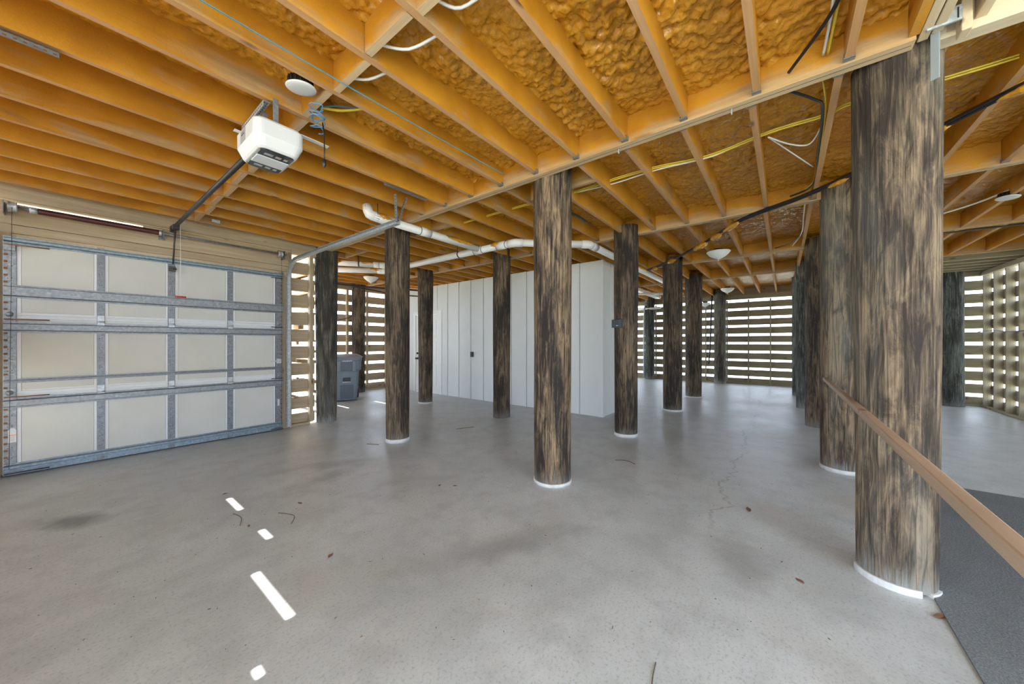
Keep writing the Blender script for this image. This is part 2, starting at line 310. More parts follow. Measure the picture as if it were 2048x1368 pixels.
# rim joists
BX('rim_joist', M_lum_x, ceiling, X_W, 2.62, Y_L + 0.0, Y_L + 0.04, ZJ - 0.10, ZT)
for nm, xa, xb, ya, yb in (('rim_joist', X_FAR - 0.02, X_FAR + 0.02, -0.5, Y_BACK), ('rim_joist', 11.72, 11.76, Y_R, -0.5)): BX(nm, M_lum_y, ceiling, xa, xb, ya, yb, 2.79, ZT + 0.02)
for nm, xa, xb, ya, yb in (('rim_joist', 2.6, X_FAR, Y_BACK - 0.02, Y_BACK + 0.02), ('rim_joist', 2.79, 11.76, Y_R - 0.02, Y_R + 0.02), ('rim_joist', 11.76, X_FAR, -0.54, -0.5)): BX(nm, M_lum_x, ceiling, xa, xb, ya, yb, 2.79, ZT + 0.02)
# girders
for xa, xb, y0, y1, in [(2.62, 2.70, -0.52, Y_L + 0.15), (4.92, 5.00, Y_R, Y_BACK - 0.1), (7.34, 7.42, Y_R, Y_BACK - 0.1), (9.52, 9.60, Y_R, Y_BACK - 0.1)]:
    yc = (y0 + y1) / 2; h = (y1 - y0) / 2; w = (xb - xa) / 2
    MB().box(-w, w, -h, h, -0.135, 0.135, 0, 1).build('girder', [M_joist_y, M_under_y], ceiling, ((xa + xb) / 2, yc, ZG + 0.135))
    MB().box(-0.0012, 0.0012, -h + 0.01, h - 0.01, -0.001, 0.004).build('girder_seam', M_black, ceiling, ((xa + xb) / 2, yc, ZG))
# pale stair-opening beam and trimmers beside the big piling
BX('stair_beam', M_pale_y, ceiling, 2.70, 2.79, Y_R, -0.60, ZG, ZT, 0.003)
BX('trimmer_joist', M_pale_x, ceiling, 0.6, 2.66, -0.615, -0.577, ZJ, ZT, 0.003)
BX('trimmer_joist', M_pale_x, ceiling, 0.6, 2.69, -0.572, -0.534, ZJ, ZT, 0.003)
BX('trimmer_joist', M_pale_x, ceiling, 0.6, 2.70, -0.76, -0.722, ZJ + 0.02, ZT, 0.003)
BX('sister_joist', M_joist, ceiling, 0.2, 2.618, -0.531, -0.492, ZJ, ZT)
BX('cripple_block', M_pale_x, ceiling, 2.63, 2.705, -0.70, -0.665, ZJ - 0.05, ZT, 0.004)
# last bay on the right: bare joists across it
for k in range(6):
    x = 9.75 + 0.37 * k
    MB().box(-0.02, 0.02, (Y_R + 0.52) / 2, -(Y_R + 0.52) / 2, -0.12, 0.12, 0, 1).build('porch_joist', [M_olive_y, M_pale_y], ceiling, (x + 0.02, (Y_R - 0.52) / 2, 2.91))  # dark faces, pale undersides: shading between the boards put into the colours
BX('porch_beam', M_lum_x, ceiling, 9.6, 11.75, -0.52, -0.44, 2.79, 3.1)
# blocking between joists of the near bay
blk = MB().box(-0.019, 0.019, -0.184, 0.184, -0.123, 0.123, 0, 1).mesh('blocking', [M_joist_y, M_under_y])
js = sorted(y for y in JOIST_Y if -0.62 < y < Y_L - 0.1)
for i in range(len(js) - 1):
    if js[i] < 0.3: continue
    place(blk, 'blocking', ceiling, (1.0 + (0.012 if i % 2 else -0.012), (js[i] + js[i + 1]) / 2, ZJ + 0.1245))
# short headers behind the pilings that interrupt the second bay
for y in (1.78, 3.83, 5.88):
    BX('header_block', M_joist_y, ceiling, 3.08, 3.118, y - 0.38, y + 0.38, ZJ, ZT)
# joist hangers
hang = MB()
hang.box(-0.0, 0.035, -0.024, 0.024, -0.004, 0.0); hang.box(0.0, 0.035, -0.0235, -0.0205, 0.0, 0.03); hang.box(0.0, 0.035, 0.0205, 0.0235, 0.0, 0.03)
hme = hang.mesh('joist_hanger', M_galv)
for xg, s, ys in ((2.62, -1, [y for y in js]), (2.70, 1, [y + 0.03 for y in JOIST_Y if -0.4 < y < 6.3]), (4.92, -1, [y + 0.03 for y in JOIST_Y if -3.0 < y < 6.3]), (5.0, 1, [y + 0.05 for y in JOIST_Y if -3.0 < y < 4.6])):
    for y in ys:
        o = place(hme, 'joist_hanger', ceiling, (xg, y, ZJ - 0.005)); o.rotation_euler.z = 0 if s > 0 else math.pi
# spray foam between the joists: real lumps
def foam_h(x, y, coarse):
    p = Vector((x * 1.0, y * 1.0, 0.0))
    q = p + 0.035 * Vector((noise.noise(p * 6), noise.noise(p * 6 + Vector((9, 3, 1))), 0))
    d1 = noise.voronoi(q * 19.0)[0][0]; d2 = noise.voronoi(q * 44.0 + Vector((4, 7, 2)))[0][0]
    low = noise.noise(p * 0.9 + Vector((3, 1, 5))) * 0.035 + noise.noise(p * 3.1) * 0.022
    amp = 0.6 + 0.9 * max(0, min(1, 0.5 + noise.noise(p * 1.3 + Vector((8, 8, 0)))))
    return low + amp * (0.027 * (1 - min(1, d1 * 1.15) ** 2) + 0.011 * (1 - min(1, d2 * 1.3) ** 2))
def foam_patch(x0, x1, y0, y1, zb, st, amp):
    nx = max(2, int((x1 - x0) / st)); ny = max(2, int((y1 - y0) / st)); m = MB(); vs_ = []
    for j in range(ny + 1):
        y = y0 + (y1 - y0) * j / ny
        for i in range(nx + 1):
            x = x0 + (x1 - x0) * i / nx
            vs_.append((x, y, zb - amp * foam_h(x, y, st)))
    fs = [(j * (nx + 1) + i, (j + 1) * (nx + 1) + i, (j + 1) * (nx + 1) + i + 1, j * (nx + 1) + i + 1) for j in range(ny) for i in range(nx)]
    m.add(vs_, fs, 0, True); return m.build('spray_foam', M_foam, ceiling, kind='stuff')
foam_patch(X_W, 2.62, 2.6, Y_L, 3.095, 0.022, 0.9)
foam_patch(0.0, 2.62, -0.7, 2.6, 3.06, 0.012, 1.0)
foam_patch(2.70, 4.92, Y_R, Y_BACK - 0.1, 3.07, 0.019, 0.95)
foam_patch(5.00, 7.34, Y_R, Y_BACK - 0.1, 3.07, 0.028, 0.9)
foam_patch(7.42, 9.52, Y_R, Y_BACK - 0.1, 3.08, 0.045, 0.5)
foam_patch(9.60, X_FAR, -0.45, Y_BACK - 0.1, 3.08, 0.05, 0.4)

# ------------------------------------------------------------------ slatted walls
GAPZ = [0.222 + 0.2715 * k for k in range(10)]; GAP = 0.074
def slat_rows(top):
    rows = []; z = 0.03
    for g in GAPZ:
        if g - GAP / 2 > top: break
        rows.append((z, g - GAP / 2)); z = g + GAP / 2
    if z < top - 0.02: rows.append((z, top))
    return rows
def slat_wall_x(parent, x0, x1, y, th, mat, top):           # runs along X
    for z0, z1 in slat_rows(top):
        BX('slat', mat, parent, x0, x1, y, y + th, z0 + R.uniform(-.005, .005), z1 + R.uniform(-.005, .005))
def slat_wall_y(parent, y0, y1, x, th, mat, top):
    for z0, z1 in slat_rows(top):
        BX('slat', mat, parent, x, x + th, y0, y1, z0 + R.uniform(-.005, .005), z1 + R.uniform(-.005, .005))
# door wall with header, jambs and the narrow slatted infill
wl = struct(empty('wall_left', (0, 0, 0)), 'timber framed wall around the garage door with slatted infill strip')
BX('header_board', M_lum_x, wl, -0.52, 2.145, Y_L, Y_L + 0.09, 2.52, 2.725)
BX('header_board', M_lum_x, wl, -0.52, 2.145, Y_L + 0.01, Y_L + 0.09, 2.435, 2.515)
BX('stop_board', M_lum_x, wl, -0.45, 2.08, Y_L + 0.03, Y_L + 0.09, 2.37, 2.43)
BX('plate', M_pale_x, wl, -0.75, 2.62, Y_L + 0.02, Y_L + 0.09, 2.752, 2.775); BX('filler_board', M_pale_x, wl, 0.55, 2.62, Y_L + 0.03, Y_L + 0.09, 2.726, 2.751)
BX('jamb', M_lum_z, wl, 2.115, 2.145, Y_L - 0.03, Y_L + 0.09, 0.0, 2.74); BX('stop_board', M_lum_z, wl, 1.98, 2.114, Y_L + 0.012, Y_L + 0.09, 0.0, 2.43)
BX('jamb', M_lum_z, wl, -0.53, -0.37, Y_L + 0.012, Y_L + 0.09, 0.0, 2.74)
BX('corner_board', M_white, wl, -0.75, -0.53, Y_L, Y_L + 0.09, 0.0, 2.74)
slat_wall_x(wl, 2.145, 2.52, Y_L + 0.07, 0.022, M_lum_x, 2.64)
BX('stud', M_lum_z, wl, 2.415, 2.465, Y_L - 0.02, Y_L + 0.07, 0.04, 2.74)
BX('sill_plate', M_lum_x, wl, 2.145, 2.415, Y_L - 0.02, Y_L + 0.07, 0.0, 0.04)
BX('top_plate', M_lum_x, wl, 2.145, 2.51, Y_L - 0.02, Y_L + 0.09, 2.74, 2.80)
# fence behind the bin
wb = struct(empty('wall_back', (0, 0, 0)), 'slatted pine wall behind the blue-grey bin')
slat_wall_x(wb, 2.6, 5.85, Y_BACK, 0.022, M_lum_x, 2.70)
for x in (2.75, 3.35, 3.95, 4.56, 5.12, 5.70): BX('stud', M_lum_z, wb, x, x + 0.05, Y_BACK - 0.08, Y_BACK, 0.04, 2.74)
BX('sill_plate', M_lum_x, wb, 2.6, 5.85, Y_BACK - 0.09, Y_BACK, 0.0, 0.04); BX('top_plate', M_lum_x, wb, 2.6, 5.85, Y_BACK - 0.09, Y_BACK + 0.02, 2.74, 2.86)
# far slatted wall
wf = struct(empty('wall_far', (0, 0, 0)), 'bright slatted timber wall at the far end')
for ya, yb in ((-0.45, 1.52), (1.52, 4.1), (4.1, Y_BACK)): slat_wall_y(wf, ya, yb, X_FAR, 0.022, M_olive_y, 2.66)
for y in (-0.35, 0.34, 0.90, 1.48, 2.1, 2.72, 3.33, 3.72, 4.5, 5.1, 5.7): BX('stud', M_olive_z, wf, X_FAR - 0.04, X_FAR, y - 0.02, y + 0.02, 0.03, 2.70)
BX('sill_plate', M_olive_y, wf, X_FAR - 0.09, X_FAR, -0.45, Y_BACK, 0.0, 0.05); BX('top_plate', M_olive_y, wf, X_FAR - 0.09, X_FAR + 0.02, -0.45, Y_BACK, 2.715, 2.86)
wfr = struct(empty('wall_far_return', (0, 0, 0)), 'slatted return wall beside the far pilings')
slat_wall_x(wfr, 11.74, X_FAR, -0.50, 0.022, M_olive_x, 2.70)
BX('stud', M_olive_z, wfr, 12.5, 12.54, -0.47, -0.40, 0.0, 2.72); BX('top_plate', M_olive_x, wfr, 11.74, X_FAR, -0.5, -0.42, 2.715, 2.8)
# right-hand corner walls
wr = struct(empty('wall_right_back', (0, 0, 0)), 'slatted wall behind the greenish piling')
slat_wall_y(wr, Y_R, -0.50, 11.74, 0.022, M_olive_y, 2.66)
for y in (-0.6, -1.2, -1.8, -2.35): BX('stud', M_olive_z, wr, 11.65, 11.74, y - 0.02, y + 0.02, 0.0, 2.70)
BX('sill_plate', M_olive_y, wr, 11.65, 11.74, Y_R, -0.5, 0.0, 0.04); BX('top_plate', M_olive_y, wr, 11.65, 11.76, Y_R, -0.5, 2.715, 2.79)
wrs = struct(empty('wall_right', (0, 0, 0)), 'slatted side wall with deep studs meeting the corner')
for xa, xb in ((1.4, 3.9), (3.9, 6.4), (6.4, 9.0), (9.0, 11.76)): slat_wall_x(wrs, xa, xb, Y_R - 0.022, 0.022, M_olive_x, 2.66)
for k in range(22): 
    x = 11.52 - 0.46 * k; BX('stud', M_olive_z, wrs, x - 0.02, x + 0.02, Y_R, Y_R + 0.11, 0.04, 2.70)
BX('sill_plate', M_olive_x, wrs, 1.4, 11.7, Y_R, Y_R + 0.11, 0.0, 0.04); BX('top_plate', M_olive_x, wrs, 1.4, 11.74, Y_R - 0.02, Y_R + 0.11, 2.71, 2.79)
# side walls that face the sun: boards sized to block it, slits cut to shape the floor streaks
def board_wall_x(parent, x, y0, y1, slits, period=0.17, th=0.09, gap=0.08):
    """boards along Y; slits = (z_low, ya, yb, gap height) replace the seam nearest to them"""
    seams = []; z = 0.10
    while z < 2.95: seams.append((z, gap, [])); z += period
    for zs, ya, yb, h in slits:
        k = min(range(len(seams)), key=lambda q: abs(seams[q][0] - zs)); a = seams[k][2] if seams[k][2] and abs(seams[k][0] - zs) < 1e-6 else []
        seams[k] = (zs, h, a + [(ya, yb)])
    z = 0.0
    for zs, h, sl in seams:
        BX('board', M_lum_y, parent, x, x + th, y0, y1, z, zs)
        if sl:
            c = y0
            for ya, yb in sorted(sl): BX('filler_strip', M_lum_y, parent, x, x + th, c, ya, zs, zs + h); c = yb
            BX('filler_strip', M_lum_y, parent, x, x + th, c, y1, zs, zs + h)
        z = zs + h
    BX('board', M_lum_y, parent, x, x + th, y0, y1, z, 3.14)
def slit(xs, y0, y1, xw, w=0.04):
    """gap whose beam lands at xs .. xs + w on the floor (sun at 45 degrees through 90 mm timbers)"""
    return (round(xs - xw - 0.09, 4), y0 - 0.02 * (xs - xw), y1 - 0.02 * (xs - xw), 0.09 + w)
ws = struct(empty('wall_side', (0, 0, 0)), 'boarded side wall with narrow gaps beside the garage door')
board_wall_x(ws, X_W, 1.35, Y_L + 0.09, [slit(0.642, 1.88, 2.40, X_W, 0.034), slit(0.822, 3.40, 3.73, X_W, 0.03), slit(0.822, 2.75, 2.92, X_W, 0.03), slit(0.455, 1.64, 1.70, X_W, 0.025)])
wsr = struct(empty('wall_side_return', (0, 0, 0)), 'boarded return wall with gaps behind the garage door post')
board_wall_x(wsr, 2.58, 6.20, Y_BACK + 0.02, [slit(3.475, 6.96, 7.42, 2.58, 0.035), slit(4.24, 6.80, 7.27, 2.58, 0.035), slit(4.07, 6.36, 6.55, 2.58, 0.03)])

# ------------------------------------------------------------------ shed
SX = 5.85
sh = struct(empty('wall_shed', (0, 0, 0)), 'white board-and-batten storage room in the middle of the floor')
seam = [2.99 + 0.405 * k for k in range(16) if 2.99 + 0.405 * k < Y_BACK - 0.1]
sy = sorted([2.56, Y_BACK, 6.87, 8.01] + seam)
for i in range(len(sy) - 1):
    ind = sy[i] >= 6.869 and sy[i + 1] <= 8.011; g0 = 0.006 if sy[i] in seam else 0.0; g1 = 0.006 if sy[i + 1] in seam else 0.0
    BX('siding_panel', M_siding, sh, SX, SX + 0.05, sy[i] + g0, sy[i + 1] - g1, 2.16 if ind else 0.0, 2.80)
for y in seam:
    if not 6.8 < y < 8.1: BX('batten', M_siding, sh, SX - 0.012, SX, y + 0.008, y + 0.055, 0.005, 2.80)
BX('corner_trim', M_siding, sh, SX - 0.014, SX, 2.546, 2.62, 0.0, 2.80); BX('corner_trim', M_siding, sh, SX - 0.014, SX + 0.07, 2.532, 2.546, 0.0, 2.80)
for i, (xa, xb) in enumerate(((SX, 6.25), (6.25, 6.65), (6.65, 7.05), (7.05, 7.45))):
    BX('siding_panel', M_siding, sh, xa + 0.003, xb - 0.003, 2.548, 2.60, 0.0, 2.80)
    BX('batten', M_siding, sh, xb - 0.025, xb + 0.025, 2.536, 2.548, 0.005, 2.80)
BX('siding_panel', M_siding, sh, 7.45, 7.50, 2.56, Y_BACK, 0.0, 2.80)
d2 = struct(empty('door_2', (SX, 7.4, 0)), 'white panelled door in the storage room wall')
BX('door_casing', M_siding_t, d2, SX - 0.018, SX + 0.02, 6.86, 6.95, 0, 2.16); BX('door_casing', M_siding_t, d2, SX - 0.018, SX + 0.02, 7.93, 8.02, 0, 2.16); BX('door_casing', M_siding_t, d2, SX - 0.018, SX + 0.02, 6.95, 7.93, 2.07, 2.16)
BX('door_leaf', M_siding_t, d2, SX + 0.0, SX + 0.045, 6.955, 7.925, 0.01, 2.065)
for za, zb in ((0.2, 0.75), (0.85, 1.35), (1.45, 1.92)):
    for ya, yb in ((7.08, 7.40), (7.48, 7.80)): BX('door_panel', M_siding_t, d2, SX - 0.008, SX, ya, yb, za, zb, 0.006)
Mk = Matrix.Translation((0, 0, 0)) @ Matrix.Rotation(-math.pi / 2, 4, 'Y')
MB().lathe([(0.0, 0.075), (0.02, 0.072), (0.028, 0.058), (0.022, 0.04), (0.011, 0.03), (0.011, 0.012), (0.03, 0.01), (0.032, 0.0)], 14, M=Mk).build('door_knob', M_black, d2, (0.0, 0.46, 0.90))
MB().lathe([(0.0, 0.03), (0.024, 0.028), (0.03, 0.0)], 14, M=Mk).build('deadbolt', M_black, d2, (0.0, 0.46, 1.04))
sw = empty('outlet_cover', (SX - 0.012, 5.775, 1.05))
MB().box(-0.03, 0, -0.04, 0.04, -0.06, 0.06).build('cover_box', M_box, sw, bevel=0.006); MB().box(-0.038, -0.03, -0.028, 0.028, -0.045, 0.045).build('flap', M_dark, sw, bevel=0.003)
tag(sw, 'small dark weatherproof switch box on the white siding', 'switch box')
for o in (sh,): pass
sm = empty('meter_plate', (7.0, 2.53, 1.1))
bpy.data.objects.remove(sm)

# ------------------------------------------------------------------ pilings
def piling(x, y, rb, rt, mi, label, ztop=2.98, collar=0.0, seed=0, broken=False, lean=(0, 0)):
    root = empty('timber_piling', (x, y, 0)); m = MB(); n = 36; nz = 26; zs = [collar * 0.4 + (ztop - collar * 0.4) * i / nz for i in range(nz + 1)]; b = 0
    vs_ = []
    for z in zs:
        t = z / ztop
        for k in range(n):
            a = 2 * math.pi * k / n
            r = rb + (rt - rb) * t + 0.006 * noise.noise(Vector((math.cos(a) * 1.4 + seed * 5, math.sin(a) * 1.4, z * 0.7))) + 0.0035 * noise.noise(Vector((math.cos(a) * 6 + seed, math.sin(a) * 6, z * 1.2)))
            vs_.append((r * math.cos(a) + lean[0] * t, r * math.sin(a) + lean[1] * t, z))
    fs = [(i * n + k, i * n + (k + 1) % n, (i + 1) * n + (k + 1) % n, (i + 1) * n + k) for i in range(nz) for k in range(n)]
    m.add(vs_, fs, 0, True); m.add([vs_[nz * n + k] for k in range(n)], [tuple(range(n))]); m.build('log', M_pile[mi], root)
    if collar:
        rc = rb + 0.010; cm = MB()
        if not broken: cm.lathe([(rc - 0.03, 0.0), (rc, 0.0), (rc + 0.001, collar * 0.9), (rc - 0.004, collar), (rc - 0.03, collar)], 40)
        else:
            for a0, a1, hh in ((95, 205, 1.0), (222, 252, 0.6)):
                st = 14; P = []
                for i in range(st + 1):
                    a = math.radians(a0 + (a1 - a0) * i / st); 
                    for rr, zz in ((rc - 0.03, 0), (rc, 0), (rc, collar * hh), (rc - 0.03, collar * hh)): P.append((rr * math.cos(a), rr * math.sin(a), zz))
                F = [(i * 4 + j, i * 4 + (j + 1) % 4, (i + 1) * 4 + (j + 1) % 4, (i + 1) * 4 + j) for i in range(st) for j in range(4)]
                cm.add(P, [tuple(f[::-1]) for f in F] + [(0, 1, 2, 3), tuple(st * 4 + j for j in (3, 2, 1, 0))])
        cm.build('foam_collar', M_collar, root)
    return tag(root, label, 'piling', 'timber pilings')
piling(2.743, 4.128, 0.150, 0.163, 1, 'dark timber piling with white collar where door track bracket ends', collar=0.05, seed=1)
piling(2.870, 1.758, 0.172, 0.184, 0, 'streaked tan and black piling with white collar in middle foreground', collar=0.03, seed=2)
piling(4.930, 1.790, 0.155, 0.172, 1, 'dark piling carrying a small blue-grey outlet box', collar=0.045, seed=3)
piling(7.290, 1.726, 0.170, 0.178, 1, 'dark piling with white collar just behind the outlet box piling', collar=0.035, seed=4)
piling(9.400, 1.747, 0.178, 0.190, 1, 'blackish piling between the two pairs of far pilings, chipped collar', collar=0.03, seed=5)
piling(2.690, 6.02 + 0.10, 0.152, 0.178, 2, 'grey weathered piling beside the garage door slatted strip', seed=6)
piling(4.79, 9.005, 0.160, 0.168, 1, 'brown piling standing behind the blue-grey bin', seed=7)
piling(4.85, 6.235, 0.148, 0.168, 1, 'reddish brown piling in front of the white storage room door', collar=0.03, seed=8)
piling(4.78, 3.99, 0.152, 0.158, 1, 'brown piling in front of white siding beside the switch box', seed=9)
piling(2.885, -0.492, 0.160, 0.178, 3, 'thick light brown piling nearest the camera behind the handrail', ztop=2.93, collar=0.036, seed=10, broken=True)
piling(4.98, -0.475, 0.172, 0.178, 3, 'brown piling directly behind the thickest one with white collar', collar=0.04, seed=11)
piling(7.34, -0.425, 0.165, 0.172, 1, 'blackish piling with a pale scuffed foot left of the handrail end', seed=12)
piling(9.24, -0.335, 0.150, 0.160, 4, 'narrow dark piling mostly hidden beside the far slatted wall', seed=13)
piling(11.3, -0.30, 0.150, 0.155, 4, 'farthest dark piling in the row ending at the far slats', seed=16)
piling(13.07, 3.87, 0.165, 0.165, 4, 'dark far piling with a grey conduit along its side', seed=14)
piling(13.06, 1.65, 0.172, 0.172, 2, 'grey piling standing against the bright far slatted wall', seed=15)
piling(11.46, -2.77, 0.172, 0.165, 4, 'greenish grey piling in the slatted corner beyond the carpet', seed=17)

# ------------------------------------------------------------------ garage door
YD = 6.06
dr = struct(empty('door_1', (0.8, YD, 0)), 'closed sectional garage door, cream panels in galvanised frame')
dl = dr.location
SEC = [(0.012, 0.766), (0.768, 1.547), (1.549, 2.39)]; ST = [(-0.405, -0.331), (0.187, 0.243), (0.755, 0.818), (1.343, 1.404), (1.915, 2.004)]
for si, (z0, z1) in enumerate(SEC):
    s = BX('door_section', M_skin, dr, -0.41, 2.01, YD + 0.004, YD + 0.045, z0, z1)
    BX('light_stop_lip', M_skin, dr, -0.40, 2.0, YD + 0.0455, YD + 0.049, z1 - 0.03, z1 + (0.03 if si < 2 else 0))  # hidden lip added to stop light leaking through the section joint
    def sub(name, mat, x0, x1, y0, y1, za, zb, bv=0):
        o = BX(name, mat, None, x0, x1, y0, y1, za, zb, bv); o.location -= dl + s.location; o.parent = s; return o
    for i in range(4):
        xa, xb = ST[i][1] + 0.028, ST[i + 1][0] - 0.022
        zb_ = z0 + (0.085 if si else 0.05)
        sub('insulation_panel', M_panel, xa, xb, YD - 0.004, YD + 0.004, zb_, z1 - 0.02, 0.003)
        for q in range(2 if si else 1): sub('section_rib', M_skin, ST[i][1], ST[i + 1][0], YD - 0.010, YD + 0.004, z0 + 0.02 + 0.035 * q, z0 + 0.036 + 0.035 * q, 0.003)
        sub('panel_lip', M_skin, ST[i][1] + 0.002, ST[i][1] + 0.026, YD - 0.006, YD + 0.004, z0, z1); sub('panel_lip', M_skin, ST[i + 1][0] - 0.02, ST[i + 1][0] - 0.002, YD - 0.006, YD + 0.004, z0, z1)
    for i, (xa, xb) in enumerate(ST):
        m = MB(); cx = (xa + xb) / 2; w = (xb - xa) / 2; h = (z1 - z0) / 2
        m.box(-w, w, -0.010, 0.012, -h, h)
        if i in (0, 4):
            nsl = int((z1 - z0 - 0.12) / 0.068); sgn = -1 if i == 0 else 1
            for k in range(nsl):
                zz = -h + 0.10 + 0.068 * k; m.box(*sorted((sgn * (w - 0.024), sgn * w)), -0.0115, -0.009, zz, zz + 0.02, 1)
        for k in range(7):
            zz = -h + 0.06 + (2 * h - 0.12) * k / 6
            for q in (-0.35, 0.3): m.box(q * w - 0.003, q * w + 0.003, -0.0112, -0.009, zz - 0.003 + q * 0.01, zz + 0.004 + q * 0.01, 2)
        o = m.build('stile', [M_galv_d if i not in (0,) else M_galv, M_rust, M_black]); o.location = Vector((cx, YD - 0.004, (z0 + z1) / 2)) - dl - s.location; o.parent = s
def strut(z0, z1, dep, mat=None):
    m = MB(); h = (z1 - z0); x0, x1 = -0.405, 2.004; c = (z0 + z1) / 2
    # hat profile
    prof = [(0.0, -h / 2), (0.0, -h / 2 + 0.014), (-dep, -h / 2 + 0.024), (-dep, h / 2 - 0.024), (0.0, h / 2 - 0.014), (0.0, h / 2), (0.004, h / 2), (0.004, -h / 2)]
    n = len(prof); V = [(x, y, z) for x in (x0 - 0.8, x1 - 0.8) for y, z in prof]
    F = [(i, (i + 1) % n, n + (i + 1) % n, n + i) for i in range(n)] + [tuple(range(n))[::-1], tuple(range(n, 2 * n))]
    m.add(V, F).build('strut', mat or M_galv, dr, (0, -0.018, c))
strut(0.055, 0.125, 0.03, M_galv_b); strut(0.675, 0.775, 0.045); strut(0.925, 0.965, 0.028, M_galv_d); strut(1.432, 1.535, 0.045); strut(1.775, 1.905, 0.045); strut(2.315, 2.385, 0.03, M_galv_b)
BX('bottom_rail', M_galv_b, dr, -0.41, 2.01, YD - 0.012, YD + 0.0, 0.012, 0.055); BX('rubber_seal', M_black, dr, -0.42, 2.02, YD - 0.005, YD + 0.045, 0.0, 0.014)
for zj in (0.77, 1.55):
    for xa, xb in ST[1:4]:
        cx = (xa + xb) / 2; m = MB().box(-0.026, 0.026, -0.006, 0, -0.05, 0.07).tube([(-0.03, -0.008, 0), (0.03, -0.008, 0)], 0.009, 8)
        m.box(-0.02, 0.02, -0.009, -0.006, 0.04, 0.06); m.build('hinge', M_galv_l, dr, Vector((cx, YD - 0.014, zj + 0.01)) - dl)
    for sx_, xx in ((1, -0.37), (-1, 1.96)):
        MB().box(-0.035, 0.035, -0.012, 0, -0.035, 0.10).lathe([(0.03, 0.0), (0.02, 0.016), (0.0, 0.018)], 12, (0, 0, 0), 0, Matrix.Translation((0, -0.004, 0.06)) @ Matrix.Rotation(math.pi / 2, 4, 'X')).build('end_hinge', M_galv, dr, Vector((xx, YD - 0.014, zj)) - dl)
for z in (0.035, 0.79, 1.56, 2.30):
    for sx_, xx in ((1, -0.40), (-1, 2.0)):
        L_ = 0.27 if sx_ > 0 else 0.15
        MB().tube([(0, 0, 0), (sx_ * L_, 0, 0)], 0.0055, 8, 0).build('roller_stem', M_rust if sx_ > 0 and z > 0.5 else M_dark, dr, Vector((xx, YD - 0.055, z)) - dl)
for xx in (-0.37, 1.96): MB().box(-0.036, 0.036, -0.03, 0, -0.03, 0.05).build('top_fixture', M_galv, dr, Vector((xx, YD - 0.014, 2.27)) - dl, bevel=0.004)
st_ = MB().box(-0.024, 0.024, -0.001, 0, -0.065, 0.055).add([(-0.024, -0.001, 0.055), (0.024, -0.001, 0.055), (0.012, -0.001, 0.075), (-0.01, -0.001, 0.078)], [(0, 1, 2, 3)])
st_.box(-0.022, 0.022, -0.0016, -0.001, 0.004, 0.011, 1)
for k in range(6): st_.box(-0.019, 0.017 - 0.006 * (k % 2), -0.0014, -0.001, -0.008 - 0.008 * k, -0.006 - 0.008 * k, 2)
st_.build('warning_tag', [M_white, M_orange, M_grey], dr, Vector((-0.355, YD - 0.0165, 0.40)) - dl)['label'] = 'white warning tag with orange stripe'
MB().box(-0.014, 0.014, -0.001, 0, -0.05, 0.05).build('sticker', M_lens, dr, Vector((1.955, YD - 0.0165, 0.42)) - dl)
lk = MB().box(-0.03, 0.04, -0.012, 0, -0.035, 0.035).box(-0.10, -0.02, -0.02, -0.012, -0.008, 0.008); lk.build('slide_lock', M_galv_l, dr, Vector((1.955, YD - 0.02, 1.05)) - dl, bevel=0.003)
ob = MB().box(-0.03, 0.03, -0.04, 0, -0.03, 0.03).tube([(-0.035, -0.03, 0), (0.035, -0.03, 0)], 0.012, 8); ob.build('opener_bracket', M_dark, dr, Vector((0.79, YD - 0.02, 2.25)) - dl)

# torsion spring
ts = empty('torsion_spring', (0.8, 5.98, 2.665))
m = MB(); turns = 46; xs0, xs1 = -0.20, 0.665; P = []
MB().tube([(-1.17, 0, 0), (1.24, 0, 0)], 0.0135, 10).build('shaft', M_galv, ts)
mm = MB(); nn = 120
MB().lathe([(0.028 + (0.0035 if i % 2 else 0.0), (xs1 - xs0) * i / nn) for i in range(nn + 1)], 16, M=Matrix.Translation((xs0 - 0.8, 0, 0)) @ Matrix.Rotation(math.pi / 2, 4, 'Y')).build('coil', M_spring, ts)
for x, w in ((-0.255, 0.05), (0.665, 0.03)): MB().lathe([(0.014, 0), (0.034, 0.004), (0.03, w), (0.014, w + 0.004)], 14, M=Matrix.Translation((x - 0.8, 0, 0)) @ Matrix.Rotation(math.pi / 2, 4, 'Y')).build('winding_cone', M_galv_l, ts)
MB().box(-0.004, 0.004, -0.03, 0.12, -0.05, 0.045).box(-0.03, 0.03, 0.108, 0.12, -0.06, 0.06).build('centre_bracket', M_galv_d, ts, (-0.095, 0, 0))
for x in (-1.20, 1.21):
    MB().box(-0.003, 0.003, -0.04, 0.12, -0.07, 0.05).build('end_plate', M_galv_d, ts, (x, 0, 0))
    s_ = 1 if x < 0 else -1
    MB().lathe([(0.02, 0), (0.055, 0.004), (0.05, 0.01), (0.045, 0.05), (0.05, 0.055), (0.02, 0.06)], 18, M=Matrix.Translation((x + s_ * 0.05 - 0.03, 0, 0)) @ Matrix.Rotation(math.pi / 2, 4, 'Y')).build('cable_drum', M_galv_l, ts)
    MB().tube([(x + s_ * 0.05, -0.045, 0), (x + s_ * 0.03, 0.01, -2.58)], 0.0018, 5).build('lift_cable', M_dark, ts)
tag(ts, 'oxblood coiled torsion spring on a steel shaft above the garage door', 'torsion spring')
